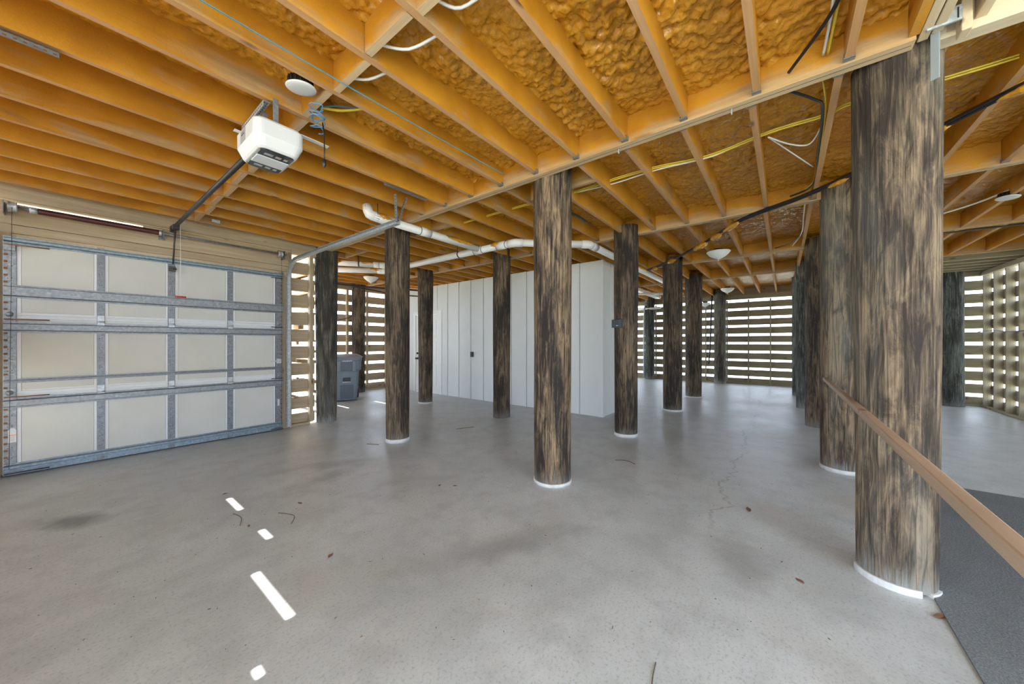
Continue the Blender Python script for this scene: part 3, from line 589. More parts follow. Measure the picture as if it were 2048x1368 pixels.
# tracks
def track(name, x, sgn, label):
    t = empty(name, (x, YD, 0)); prof = []
    pts = [(0, 0.0 - 0.03, 0.03), (0, -0.03, 2.28)]
    for k in range(1, 9):
        a = math.pi / 2 * k / 8; pts.append((0, -0.03 - 0.30 * (1 - math.cos(a)), 2.28 + 0.30 * math.sin(a)))
    pts += [(0, -1.2, 2.585), (0, -2.94, 2.575)]
    # C-channel swept along the path
    sec = [(-0.022, -0.024), (-0.022, -0.027), (0.022, -0.027), (0.022, 0.024), (-0.022, 0.024), (-0.022, 0.020), (0.019, 0.020), (0.019, -0.024)]
    pts = [Vector(p) for p in pts]; V = []; F = []; n = len(sec)
    for i, p in enumerate(pts):
        tt = (pts[min(i + 1, len(pts) - 1)] - pts[max(i - 1, 0)]).normalized(); nrm = Vector((0, tt.z, -tt.y))
        for a, b in sec: V.append(p + Vector((sgn * a, 0, 0)) + nrm * b)
    for i in range(len(pts) - 1):
        for k in range(n): F.append((i * n + k, i * n + (k + 1) % n, (i + 1) * n + (k + 1) % n, (i + 1) * n + k))
    F += [tuple(range(n)), tuple((len(pts) - 1) * n + k for k in range(n))]
    MB().add(V, F).build('channel', M_galv_l, t)
    MB().box(-0.004, 0.004, -0.02, 0.04, 0.03, 2.45).build('wall_angle', M_galv, t, (sgn * 0.03, 0, 0))
    for z in (0.3, 1.0, 1.7): MB().box(-0.02, 0.03, 0.0, 0.035, -0.03, 0.03).build('track_bracket', M_galv_d, t, (sgn * 0.02, 0, z))
    def perf(name_, p, q, w=0.032):
        p = Vector(p); q = Vector(q); d = (q - p); Ln = d.length; d.normalize(); ref = Vector((0, 1, 0)) if abs(d.y) < 0.9 else Vector((0, 0, 1))
        a = d.cross(ref).normalized(); bb = a.cross(d).normalized(); Mx = Matrix.Translation(p) @ Matrix((a.to_4d(), bb.to_4d(), d.to_4d(), (0, 0, 0, 1))).transposed()
        for r_ in range(3): Mx[3][r_] = 0
        Mx = Matrix(((a.x, bb.x, d.x, p.x), (a.y, bb.y, d.y, p.y), (a.z, bb.z, d.z, p.z), (0, 0, 0, 1)))
        m_ = MB().box(-w / 2, w / 2, -0.0015, 0.0015, 0, Ln, 0, None, Mx).box(-w / 2, -w / 2 + 0.003, -w, 0.0, 0, Ln, 0, None, Mx)
        k = 0.02
        while k < Ln - 0.01:
            for s2 in (-1, 1): m_.box(-0.005, 0.005, *sorted((s2 * 0.0015, s2 * 0.0022)), k, k + 0.012, 1, None, Mx)
            m_.box(-w / 2 - 0.0007, -w / 2, -w * 0.7, -w * 0.4, k, k + 0.012, 1, None, Mx); k += 0.03
        return m_.build(name_, [M_galv, M_rust if name_ == 'ceiling_angle' else M_black], t)
    perf('ceiling_angle', (-0.22, -3.03, ZJ - 0.008), (0.27 if sgn > 0 else 0.45, -3.03, ZJ - 0.008), 0.032 if sgn > 0 else 0.045); perf('hanger_leg', (-0.035, -2.94, ZJ - 0.03), (-0.01, -2.92, 2.57)); perf('hanger_brace', (0.09, -2.95, ZJ - 0.03), (0.0, -2.93, 2.58), 0.024)
    for c in t.children: pass
    return tag(t, label, 'door track')
track('door_track', 2.085, 1, 'galvanised door track curving up beside the slatted strip')
track('door_track', -0.485, -1, 'galvanised door track at the picture edge with ceiling angle')

# opener
op = empty('garage_door_opener', (0.80, 2.62, 2.505))
body = MB().loft([(0.0, 0.100, 0.155, 0.035, 0), (0.010, 0.110, 0.166, 0.04, 0), (0.055, 0.130, 0.186, 0.05, 0), (0.068, 0.136, 0.190, 0.05, 0), (0.155, 0.136, 0.190, 0.045, 0), (0.17, 0.126, 0.18, 0.045, 0)], 7)
body.build('housing', M_white, op, bevel=0.004)
MB().loft([(-0.008, 0.088, 0.146, 0.03, 0), (0.004, 0.096, 0.152, 0.03, 0)], 6).build('smoked_lens', M_smoke, op); lens_o = op.children[-1]
MB().box(-0.088, 0.088, -0.06, 0.06, -0.012, -0.004).build('light_lens', M_lens, lens_o, bevel=0.004)
for y in (-0.10, 0.095):
    for k, (xa, xb) in enumerate(((-0.06, -0.015), (0.0, 0.03), (0.045, 0.065))): MB().box(xa, xb, y - 0.012, y + 0.014, -0.0095, -0.008).build('circuit_glint', M_galv_l if k != 1 else M_grey, lens_o)
MB().box(-0.1375, -0.135, -0.02, 0.075, 0.072, 0.15).box(-0.1382, -0.1375, 0.0, 0.055, 0.115, 0.122, 1).box(-0.1382, -0.1375, 0.0, 0.055, 0.13, 0.132, 1).build('name_plate', [M_grey, M_ink], op)
MB().box(-0.16, 0.16, 0.10, 0.135, 0.168, 0.171).build('mount_plate', M_white, op); MB().box(0.10, 0.30, -0.16, -0.125, 0.170, 0.173).build('mount_plate', M_white, op)
for y in (-0.10, 0.10): MB().box(-0.015, 0.015, y - 0.0015, y + 0.0015, 0.165, 0.36).build('hanger_strap', M_galv, op)
rl = MB(); Pa = Vector((0, 0.15, 0.178)); Pb = Vector((0, 3.43, 0.260))
for xx in (-0.02, 0.02): rl.tube([Pa + Vector((xx, 0, 0)), Pb + Vector((xx, 0, 0))], 0.004, 6)
rl.tube([Pa, Pb], 0.022, 4); rl.build('drive_rail', M_dark, op)
MB().box(-0.03, 0.03, -0.05, 0.05, -0.035, 0.02).build('trolley', M_dark, op, (0, 3.25, 0.245), bevel=0.004)
MB().box(-0.025, 0.025, -0.03, 0.04, -0.04, 0.03).build('header_bracket', M_dark, op, (0, 3.43, 0.255), bevel=0.004)
MB().tube([(0, 3.27, 0.235), (0.0, 3.36, 0.02), (-0.005, 3.39, -0.20)], 0.009, 6).build('door_arm', M_dark, op)
MB().tube([(0.03, 3.16, 0.25), (0.032, 3.16, -0.61)], 0.003, 6).build('release_cord', M_wwire, op)
MB().tube([(-0.015, 3.16, -0.62), (0.08, 3.16, -0.62)], 0.010, 8).build('release_handle', M_red, op)['label'] = 'red emergency release handle'
pa = MB().box(-0.02, 0.02, -0.22, 0.22, 0.0, 0.003).box(-0.02, -0.017, -0.22, 0.22, -0.035, 0.003)
for k in range(14): 
    for q in (-0.008, 0.009): pa.box(q - 0.003, q + 0.003, -0.2 + 0.03 * k, -0.188 + 0.03 * k, -0.0008, 0.0, 1)
    pa.box(-0.0206, -0.02, -0.2 + 0.03 * k, -0.19 + 0.03 * k, -0.024, -0.014, 1)
tag(op, 'white garage door opener on a dark rail under the joists', 'door opener')
pa.build('ceiling_angle', [M_galv_l, M_black], op, (-0.03, 0.18, 0.352))
# coiled spare wire hanging from the blocking
cl = MB(); P = [(0.0 + 0.035 * math.cos(t * 0.55) + 0.012 * math.sin(t), 0.045 * math.sin(t * 0.55), -0.0022 * t + 0.02 * math.sin(t * 0.2)) for t in range(60)]
cl.tube(P, 0.0035, 6); cw = cl.build('wire_coil', M_blue, None, (0.98, 2.36, 2.84)); tag(cw, 'coil of blue low-voltage wire hanging behind the opener', 'wire coil')
pc = MB().tube([(0, 0, 0.12), (0.01, 0.0, 0.05), (0.012, 0, -0.05), (0.01, 0, -0.12)], 0.004, 6).lathe([(0.004, 0.0), (0.013, -0.01), (0.012, -0.04), (0.003, -0.055)], 8, (0.01, 0, -0.11)).build('power_plug', M_black, None, (1.0, 2.33, 2.62)); tag(pc, 'black power lead with plug dangling beside the opener', 'power lead')

# ------------------------------------------------------------------ wires and cables
def wire(name, pts, r, mat, label, cat='cable', group=None, smooth=True):
    pts = [Vector(p) for p in pts]
    if smooth and len(pts) > 2:
        out = []
        for i in range(len(pts) - 1):
            p0 = pts[max(i - 1, 0)]; p1 = pts[i]; p2 = pts[i + 1]; p3 = pts[min(i + 2, len(pts) - 1)]
            for k in range(5):
                t = k / 5.0; out.append(0.5 * ((2 * p1) + (p2 - p0) * t + (2 * p0 - 5 * p1 + 4 * p2 - p3) * t * t + (3 * p1 - p0 - 3 * p2 + p3) * t ** 3))
        pts = out + [pts[-1]]
    o = MB().tube(pts, r, 6).build(name, mat); return tag(o, label, cat, group)
wire('data_wire', [(-0.3, 2.10, 2.90), (0.36, 2.085, 2.885), (0.95, 2.07, 2.875), (1.6, 2.055, 2.872), (2.45, 2.025, 2.872)], 0.0035, M_teal, 'teal wire stapled along a joist past the disc light')
wire('data_wire', [(-0.3, 2.088, 2.893), (0.36, 2.072, 2.877), (0.95, 2.06, 2.866), (1.6, 2.043, 2.863), (2.45, 2.015, 2.863)], 0.003, M_blue, 'blue-grey wire running just beside the teal wire')
wire('white_cable', [(1.02, 2.05, 2.91), (1.10, 1.95, 2.90), (1.16, 1.80, 2.92)], 0.008, M_wwire, 'short white cable crossing the bay beside the teal wire')
wire('white_cable', [(1.02, 1.70, 2.92), (1.12, 1.58, 2.90), (1.18, 1.40, 2.925)], 0.008, M_wwire, 'short white cable between joists one bay beyond the teal wire')
wire('white_cable', [(1.05, 1.28, 2.93), (1.14, 1.2, 2.91), (1.18, 1.0, 2.94)], 0.008, M_wwire, 'white cable end poking through a joist at the picture top edge')
wire('yellow_cable', [(1.06, 2.50, 2.94), (1.16, 2.40, 2.93), (1.28, 2.25, 2.95)], 0.009, M_yel, 'short yellow cable beside the disc light blocking')
wire('blue_wire', [(1.05, 2.50, 2.935), (1.14, 2.41, 2.955), (1.30, 2.24, 2.935)], 0.005, M_blue, 'thin blue wire twisted over the short yellow cable')
for k, (za, zb) in enumerate(((2.895, 2.95), (2.90, 2.965))):
    wire('yellow_cable', [(3.33, -3.0, za + .03), (3.33, -1.6, zb), (3.31, -0.78, zb - 0.01), (3.28, -0.36, zb), (3.32, -0.23, zb - .01), (3.34, 0.09, zb), (3.40, 0.52, zb - .02), (3.36, 0.95, zb), (3.35, 1.33, zb), (3.35, 1.8, zb - .01), (3.32, 2.6, zb), (3.3, 4.0, zb)], 0.006, M_yel, ['yellow cable threaded through the joists behind the front girder', 'second yellow cable threaded just above the first one'][k], 'cable')
wire('white_cable', [(3.38, 0.30, 2.945), (3.40, 0.52, 2.925), (3.37, 0.93, 2.935), (3.37, 1.33, 2.925), (3.36, 1.75, 2.94)], 0.006, M_wwire, 'white cable running with the yellow cables behind the front girder')
wire('white_cable', [(3.36, 0.10, 2.93), (3.55, -0.04, 2.91), (3.62, -0.16, 2.905), (3.40, -0.22, 2.93)], 0.006, M_wwire, 'white cable looping up beside the black cable near the thick piling')
wire('white_cable', [(3.36, 0.10, 2.93), (3.8, -0.08, 2.91), (4.1, -0.20, 2.90)], 0.005, M_wwire, 'thin white cable slanting to the black cable bundle')
wire('black_cable', [(1.6, -0.20, 2.99), (2.05, -0.20, 2.97), (2.25, -0.19, 2.93), (2.58, -0.02, 2.90)], 0.010, M_black, 'black cable dropping along a joist to the front girder')
wire('yellow_cable', [(1.6, -0.215, 2.975), (2.05, -0.21, 2.96), (2.30, -0.20, 2.945), (2.60, -0.19, 2.93)], 0.007, M_yel, 'yellow cable beside the black cable at the picture top')
wire('white_cable', [(1.6, -0.19, 2.985), (2.05, -0.185, 2.965), (2.35, -0.18, 2.945), (2.60, -0.17, 2.935)], 0.007, M_wwire, 'white cable beside the black cable at the picture top')
wire('black_cable', [(2.74, 0.0, 2.90), (2.95, -0.15, 2.89), (3.1, -0.20, 2.89), (3.7, -0.215, 2.885), (4.5, -0.22, 2.88), (4.75, -0.05, 2.89)], 0.009, M_black, 'black cable following the joist left of the thick piling')
wire('yellow_cable', [(2.74, -0.17, 2.92), (3.1, -0.215, 2.90), (3.7, -0.228, 2.88), (4.4, -0.225, 2.885), (4.75, -0.12, 2.895)], 0.005, M_yel, 'yellow cable following the joist left of the thick piling')
wire('white_cable', [(4.99, -0.18, 2.89), (5.6, -0.185, 2.885), (6.4, -0.19, 2.88), (7.2, -0.10, 2.89)], 0.007, M_wwire, 'white cable clipped along a joist beyond the second girder')
wire('black_cable', [(6.4, -0.2, 2.885), (6.9, -0.1, 2.88), (7.25, 0.12, 2.90)], 0.008, M_black, 'short black cable near the third girder')
# cable bundle with foam
bp = [(3.2, -1.35, 2.83), (3.43, -1.10, 2.83), (3.70, -0.89, 2.83), (4.31, -0.46, 2.83), (4.66, -0.13, 2.83), (5.07, 0.43, 2.825), (5.99, 1.02, 2.83), (7.23, 2.04, 2.83), (7.84, 2.99, 2.835)]
bn = empty('cable_bundle', (4.66, -0.13, 2.83)); o0 = Vector((4.66, -0.13, 2.83))
def spl(pts, n=5):
    pts = [Vector(p) for p in pts]; out = []
    for i in range(len(pts) - 1):
        p0 = pts[max(i - 1, 0)]; p1 = pts[i]; p2 = pts[i + 1]; p3 = pts[min(i + 2, len(pts) - 1)]
        for k in range(n):
            t = k / n; out.append(0.5 * ((2 * p1) + (p2 - p0) * t + (2 * p0 - 5 * p1 + 4 * p2 - p3) * t * t + (3 * p1 - p0 - 3 * p2 + p3) * t ** 3))
    return out + [pts[-1]]
sp_ = [p - o0 for p in spl(bp)]
MB().tube(sp_, 0.014, 8).build('black_cable', M_black, bn); MB().tube([p + Vector((0.012, 0.012, -0.016)) for p in sp_], 0.010, 8).build('black_cable', M_black, bn)
MB().tube([p + Vector((-0.012, -0.012, 0.014)) for p in sp_], 0.009, 8).build('black_cable', M_black, bn)
def lump(cx, L_, r, seed, direction):
    d = Vector(direction).normalized(); a = d.cross(Vector((0, 0, 1))).normalized(); b2 = Vector((0, 0, 1)); V = []; F = []; n = 10; m_ = 9
    for i in range(m_ + 1):
        u = i / m_; rr = r * (math.sin(math.pi * min(max(u, .03), .97)) ** 0.5)
        for k in range(n):
            t = 2 * math.pi * k / n; q = rr * (1 + 0.5 * noise.noise(Vector((math.cos(t) * 1.5 + seed, math.sin(t) * 1.5, u * 5))))
            V.append(Vector(cx) + d * (u - 0.5) * L_ + a * math.cos(t) * q * 1.2 + b2 * math.sin(t) * q)
    F = [(i * n + k, i * n + (k + 1) % n, (i + 1) * n + (k + 1) % n, (i + 1) * n + k) for i in range(m_) for k in range(n)]
    F += [tuple(range(n))[::-1], tuple(m_ * n + k for k in range(n))]
    return MB().add(V, F, 0, True)
for i, (f, L_, r) in enumerate(((1.15, 0.22, 0.02), (2.2, 0.26, 0.022), (3.35, 0.2, 0.02), (5.35, 0.35, 0.035), (5.75, 0.30, 0.04), (6.15, 0.4, 0.045), (6.6, 0.28, 0.04), (7.0, 0.2, 0.03))):
    k = int(f * 5); p = sp_[k]; dd = sp_[k + 1] - sp_[k - 1]
    lump(p + Vector((0, 0, -0.02)), L_, r, i * 3.1, dd).build('foam_lump', M_foam, bn)
tag(bn, 'black cable bundle with orange foam lumps slung diagonally under the joists', 'cable bundle')

# ------------------------------------------------------------------ drain pipes
def pipe_thing(name, pts, r, label, couplings=(), hangers=(), patches=()):
    t = empty(name, pts[0]); o = Vector(pts[0]); P = [Vector(p) - o for p in pts]
    for i in range(len(P) - 1):
        MB().tube([P[i], P[i + 1]], r, 14).build('pipe', M_pvc, t)
        if 0 < i: 
            d0 = (P[i] - P[i - 1]).normalized(); d1 = (P[i + 1] - P[i]).normalized()
            MB().tube([P[i] - d0 * r * 2.2, P[i] - d0 * r * 0.7, P[i] + (d1 - d0) * r * 0.08, P[i] + d1 * r * 0.7, P[i] + d1 * r * 2.2], r * 1.13, 14).build('elbow', M_pvc, t)
    def at(i, f): return P[i].lerp(P[i + 1], f), (P[i + 1] - P[i]).normalized()
    for i, f in couplings:
        p, d = at(i, f); MB().tube([p - d * r * 1.6, p + d * r * 1.6], r * 1.14, 14).build('coupling', M_pvc, t)
        for s in (-1, 1): MB().tube([p + d * r * 1.6 * s - d * 0.004, p + d * r * 1.6 * s + d * 0.004], r * 1.16, 14).build('coupling_ring', M_galv_d, t)
    for i, f in hangers:
        p, d = at(i, f); MB().tube([p - d * 0.012, p + d * 0.012], r * 1.06, 14).build('hanger_band', M_dark, t)
        top = ZJ + 0.08 - (p.z + o.z)
        a = d.cross(Vector((0, 0, 1))).normalized(); MB().tube([p + a * r, p + a * r * 0.9 + Vector((0, 0, top))], 0.006, 4).build('hanger_strap', M_dark, t)
    for j, (i, f, L_) in enumerate(patches):
        p, d = at(i, f); side = d.cross(Vector((0, 0, 1))).normalized()
        tocam = -Vector((p.x + o.x, p.y + o.y, 0)).normalized(); s2 = 1 if side.dot(tocam) > 0 else -1
        lump(p + side * s2 * r * 0.45 + Vector((0, 0, r * 0.35)), L_, r * 0.72, j * 2.3 + len(label), d).build('foam_smear', M_foam, t)
    return tag(t, label, 'drain pipe')
pipe_thing('drain_pipe', [(2.13, 3.80, 2.88), (2.14, 3.785, 2.815), (2.30, 3.76, 2.795), (3.93, 3.74, 2.785)], 0.05, 'white drain pipe running under the girder from foam-smeared elbow',
           couplings=[(2, 0.37)], hangers=[(1, 0.5)], patches=[(0, 0.3, 0.10), (1, 1.0, 0.22), (2, 0.75, 0.7)])
pipe_thing('drain_pipe', [(3.10, 7.25, 2.79), (3.94, 6.42, 2.785), (3.95, 3.05, 2.765), (4.68, 2.24, 2.76), (8.9, 2.18, 2.73)], 0.052, 'long white drain pipe bending past the streaked middle piling',
           couplings=[(1, 0.24), (1, 0.79), (1, 0.93), (2, 0.35), (3, 0.03)], hangers=[(1, 0.66)], patches=[(0, 0.9, 0.3), (1, 0.18, 0.25), (1, 0.9, 0.2), (3, 0.5, 0.9)])
pipe_thing('drain_pipe', [(3.02, 6.62, 2.82), (3.66, 6.08, 2.81), (3.92, 5.86, 2.79)], 0.05, 'upper white drain pipe joining the long pipe near the door', couplings=[(1, 0.2)], hangers=[(0, 0.55)], patches=[(0, 0.1, 0.2), (0, 0.72, 0.26)])
wire('sagging_cable', [(3.0, 8.9, 2.78), (3.4, 8.3, 2.72), (4.0, 8.0, 2.66), (4.7, 7.6, 2.64), (5.8, 7.2, 2.66)], 0.022, M_black, 'thick black cable sagging under joists behind the bowl light above the bin')
wire('sagging_cable', [(4.0, 8.0, 2.66), (4.6, 7.9, 2.60), (5.2, 7.9, 2.57), (5.8, 7.8, 2.58)], 0.018, M_dark, 'lower dark cable sagging under the thick black cable')
wire('hanging_cable', [(4.62, 8.82, 2.92), (4.54, 8.84, 2.6), (4.55, 8.85, 2.2), (4.50, 8.86, 2.0), (4.2, 8.95, 1.90)], 0.011, M_dark, 'thin cable curling down beside the piling behind the bin')
wire('black_hose', [(3.12, 2.13, 2.87), (3.35, 2.05, 2.86), (3.6, 1.9, 2.80), (3.95, 1.93, 2.82)], 0.014, M_black, 'short black hose beside the streaked middle piling')
# far services
pipe_thing('conduit', [(9.3, 3.6, 2.66), (9.9, 2.75, 2.66), (10.4, 2.2, 2.67)], 0.035, 'grey-white pipe crossing in front of the far wall', hangers=[(0, 0.15), (1, 0.8)])
pipe_thing('conduit', [(13.0, 4.5, 2.55), (12.9, 3.45, 2.56)], 0.04, 'horizontal pale conduit on the dark far piling')
gt = empty('strip_light', (10.6, 3.25, 2.78)); MB().box(-1.3, 1.3, -0.09, 0.09, 0.0, 0.06).build('housing', M_white, gt); MB().box(-1.28, 1.28, -0.07, 0.07, -0.02, 0.0).build('diffuser', M_glass, gt, bevel=0.008); tag(gt, 'long white strip light between far joists', 'strip light')
wire('grey_conduit', [(12.93, 3.93, 2.7), (12.93, 4.02, 2.4), (12.93, 4.03, 0.05)], 0.03, M_steelgrey, 'grey vertical conduit on the dark far piling', 'conduit')
wire('hanging_strap', [(13.0, 1.87, 2.90), (12.98, 1.90, 2.0), (12.97, 1.92, 1.2), (12.95, 1.96, 0.62)], 0.022, M_black, 'black strap hanging beside the grey far piling', 'strap')
wire('hanging_cable', [(12.95, 3.70, 2.9), (12.97, 3.62, 1.9), (12.97, 3.58, 1.5), (12.95, 3.40, 1.35)], 0.014, M_black, 'thin black cable looping beside the dark far piling')
wire('white_cable', [(11.60, -3.15, 1.55), (11.0, -3.17, 1.56), (10.3, -3.16, 1.52), (9.4, -3.16, 1.55)], 0.009, M_black, 'dark cable strung across the slatted corner studs')
wire('roof_conduit', [(7.42, -0.9, 2.83), (7.45, -1.6, 2.84), (7.5, -3.0, 2.83)], 0.012, M_dark, 'dark thin conduit clipped under the third girder', 'conduit')
wire('white_cable', [(6.6, -1.35, 2.87), (6.3, -1.7, 2.90), (5.9, -1.95, 2.95), (5.6, -2.15, 3.0)], 0.009, M_wwire, 'white cable feeding the disc light beyond the thick piling')

# ------------------------------------------------------------------ lights, boxes
def bowl(x, y, z, r, label, base=True):
    t = empty('ceiling_bowl_light', (x, y, z))
    MB().lathe([(0.0, -0.125), (0.02, -0.118), (r * 0.30, -0.105), (r * 0.62, -0.075), (r * 0.86, -0.035), (r * 0.93, -0.012), (r, -0.006), (r, 0.006), (r * 0.93, 0.008), (r * 0.85, 0.0)], 28).build('glass_bowl', M_glass, t)
    MB().lathe([(0.0, -0.150), (0.008, -0.145), (0.012, -0.135), (0.008, -0.127), (0.014, -0.120)], 12).build('finial', M_white, t)
    MB().lathe([(0.07, 0.0), (0.075, 0.05), (0.0, 0.052)], 20).build('canopy', M_dark, t)
    MB().tube([(0, 0, -0.12), (0, 0, 0.06)], 0.006, 6).build('stem', M_dark, t)
    return tag(t, label, 'ceiling light', 'frosted bowl lights')
bowl(4.32, 7.56, 2.84, 0.165, 'frosted bowl light under joists above the bin')
bowl(6.66, 0.865, 2.835, 0.175, 'largest frosted bowl light under the joists of the long aisle')
bowl(11.4, 1.26, 2.84, 0.17, 'small frosted bowl light near the far slatted wall')
bowl(12.7, 2.02, 2.60, 0.15, 'frosted bowl light half hidden behind the blackish piling')
def disc(x, y, z, label, tilt):
    t = empty('disc_light', (x, y, z)); t.rotation_euler = tilt
    MB().lathe([(0.0, -0.012), (0.05, -0.011), (0.075, -0.006), (0.082, 0.0), (0.08, 0.004), (0.0, 0.006)], 32).build('diffuser', M_white, t)
    mm = MB().lathe([(0.062, 0.0), (0.062, 0.05), (0.0, 0.052)], 20)
    for k in range(16): mm.box(0.055, 0.068, -0.003, 0.003, 0.006, 0.05, 0, None, Matrix.Rotation(2 * math.pi * k / 16, 4, 'Z'))
    mm.build('heat_sink', M_black, t)
    return tag(t, label, 'disc light', 'slim disc lights')
disc(0.86, 2.29, 2.862, 'white disc light hanging between joists above the opener', (0.06, -0.10, 0))
disc(6.10, -1.85, 2.855, 'white disc light with black heat sink beyond the thick piling', (0.05, 0.05, 0))
ob_ = empty('outlet_box', (4.785, 1.825, 1.60)); ob_.rotation_euler.z = math.radians(-22)
MB().box(-0.06, 0.0, -0.05, 0.055, -0.065, 0.06).build('box', M_box, ob_, bevel=0.008); MB().box(-0.068, -0.06, -0.045, 0.02, -0.055, 0.05).build('cover', M_box, ob_, bevel=0.004)
MB().box(-0.05, -0.01, 0.055, 0.11, -0.06, 0.055).build('side_cover', M_box, ob_, bevel=0.006); MB().box(-0.0685, -0.068, -0.03, 0.005, -0.04, -0.03).build('label_strip', M_lens, ob_)
tag(ob_, 'blue-grey weatherproof outlet box fixed to a dark piling', 'outlet box')
stp = MB().box(-0.004, 0.004, -0.016, 0.016, -0.19, 0.14).build('hanging_strap', M_steelgrey, None, (2.66, -0.59, 2.83), YAW * 0 + math.radians(-35), 0.002); tag(stp, 'flat grey metal strap hanging at the top of the thick piling', 'strap')
jb = empty('junction_plate', (2.61, -0.60, 2.88)); MB().box(-0.01, 0.0, -0.06, 0.05, -0.02, 0.05).build('plate', M_galv_l, jb); MB().box(-0.012, -0.01, -0.05, -0.045, -0.01, 0.04).build('rivet_row', M_black, jb); tag(jb, 'galvanised tie plate where the pale trimmers meet the girder', 'tie plate')
for x, y, lab in ((1.28, 0.70, 0), ): pass
def eyehook(x, y, z, label):
    t = empty('eye_hook', (x, y, z)); MB().tube([(0, 0, 0), (0, 0, -0.02)], 0.003, 6).build('shank', M_galv_l, t)
    MB().tube([(0.011 * math.sin(a * 0.6), 0, -0.031 + 0.011 * math.cos(a * 0.6)) for a in range(0, 11)], 0.003, 6).build('loop', M_galv_l, t); return tag(t, label, 'hook', 'girder eye hooks')
eyehook(2.65, 1.02, ZG, 'small eye hook under the girder nearer the streaked middle piling'); eyehook(2.65, 0.27, ZG, 'small eye hook under the girder nearer the thick piling')
for k, (y, ln) in enumerate(((3.62, 0.10), (4.02, 0.12), (4.42, 0.12), (4.85, 0.10))):
    wire('conduit_stub', [(1.12, y, 2.93), (1.12 + 0.03, y - 0.1 - ln, 2.915)], 0.007, M_steelgrey, 'short grey conduit stub through a joist, %s from the opener' % ['nearest', 'second', 'third', 'farthest'][k], 'conduit stub', 'conduit stubs beside the opener rail')
mp_ = MB().box(-0.04, 0.04, -0.02, 0.02, -0.003, 0.0).box(-0.04, 0.04, -0.02, -0.017, -0.04, 0.0).build('tie_clip', M_galv_l, None, (1.13, 5.62, ZJ)); tag(mp_, 'small galvanised clip on the joist beside the opener rail', 'clip')

# ------------------------------------------------------------------ wheeled bin
bi_ = empty('wheeled_bin', (3.95, 8.03, 0), math.radians(-24))
B = MB().loft([(0.02, 0.235, 0.25, 0.05, 0), (0.06, 0.24, 0.26, 0.06, 0), (0.66, 0.275, 0.305, 0.07, 0), (0.68, 0.285, 0.315, 0.07, 0), (0.72, 0.315, 0.345, 0.08, 0), (0.92, 0.325, 0.355, 0.08, 0), (0.93, 0.335, 0.365, 0.085, 0), (0.99, 0.338, 0.368, 0.085, 0)], 6)
B.build('body', M_bin, bi_, bevel=0.006)
LD = MB().loft([(0.985, 0.35, 0.38, 0.08, 0), (1.005, 0.355, 0.385, 0.08, 0), (1.015, 0.345, 0.37, 0.08, 0), (1.05, 0.28, 0.29, 0.07, 0.02), (1.058, 0.24, 0.25, 0.06, 0.02)], 6); lid_o = LD.build('lid', M_lid, bi_, bevel=0.005)
MB().box(-0.14, 0.14, -0.395, -0.36, 0.985, 1.01).build('lid_grip', M_lid, lid_o, bevel=0.008)
MB().box(-0.12, 0.12, -0.01, 0.02, -0.0, 0.20).build('upper_recess_shade', M_bin_shade, bi_, (0.02, -0.352, 0.70), bevel=0.012)  # raised box; the shade of a recess is put into its darker colour
MB().box(-0.19, -0.115, -0.012, 0.02, 0.0, 0.24).build('front_rib', M_bin, bi_, (0.02, -0.353, 0.68), bevel=0.012); MB().box(0.115, 0.19, -0.012, 0.02, 0.0, 0.24).build('front_rib', M_bin, bi_, (0.02, -0.353, 0.68), bevel=0.012)
fp = MB(); fp.add([(-0.14, -0.012, 0), (0.14, -0.012, 0), (0.14, -0.05, 0.32), (-0.14, -0.05, 0.32), (-0.14, 0.05, 0), (0.14, 0.05, 0), (0.14, 0.05, 0.32), (-0.14, 0.05, 0.32)], [(0, 1, 2, 3), (4, 7, 6, 5), (0, 3, 7, 4), (1, 5, 6, 2), (3, 2, 6, 7), (0, 4, 5, 1)])
fp.build('lower_front_panel', M_bin_shade, bi_, (0.02, -0.248, 0.05), bevel=0.012)  # darker slate colour stands in for the shade of an inset panel
MB().box(-0.08, 0.08, -0.01, 0.02, 0.0, 0.11).build('grab_recess_shade', M_black, bi_, (0.02, -0.293, 0.43), bevel=0.01); MB().tube([(-0.085, 0, 0), (0.085, 0, 0)], 0.012, 8).build('grab_bar', M_galv_l, bi_, (0.02, -0.316, 0.44))  # black box paints the shade inside the grab recess
tx = MB()
for k, (a, b2) in enumerate(((-0.10, -0.085), (-0.075, -0.055), (-0.045, -0.02), (-0.01, 0.015), (0.025, 0.05), (0.06, 0.085), (0.09, 0.10))): tx.box(a, b2, -0.002, 0.0, 0.0, 0.02 + 0.004 * (k % 2))
tx.build('stamped_lettering', M_lens, bi_, (0.03, -0.3615, 0.905))
for s in (-1, 1): MB().lathe([(0.03, -0.03), (0.13, -0.03), (0.14, 0.0), (0.13, 0.03), (0.03, 0.03)], 24, M=Matrix.Translation((s * 0.27, 0.27, 0.14)) @ Matrix.Rotation(math.pi / 2, 4, 'Y')).build('wheel', M_black, bi_)
MB().tube([(-0.25, 0.42, 0.97), (0.25, 0.42, 0.97)], 0.014, 8).build('handle_bar', M_bin, bi_)
MB().tube([(-0.29, 0.27, 0.14), (0.29, 0.27, 0.14)], 0.012, 8).build('axle', M_dark, bi_)
tag(bi_, 'blue-grey wheeled bin with lid standing behind the grey piling', 'trash bin')

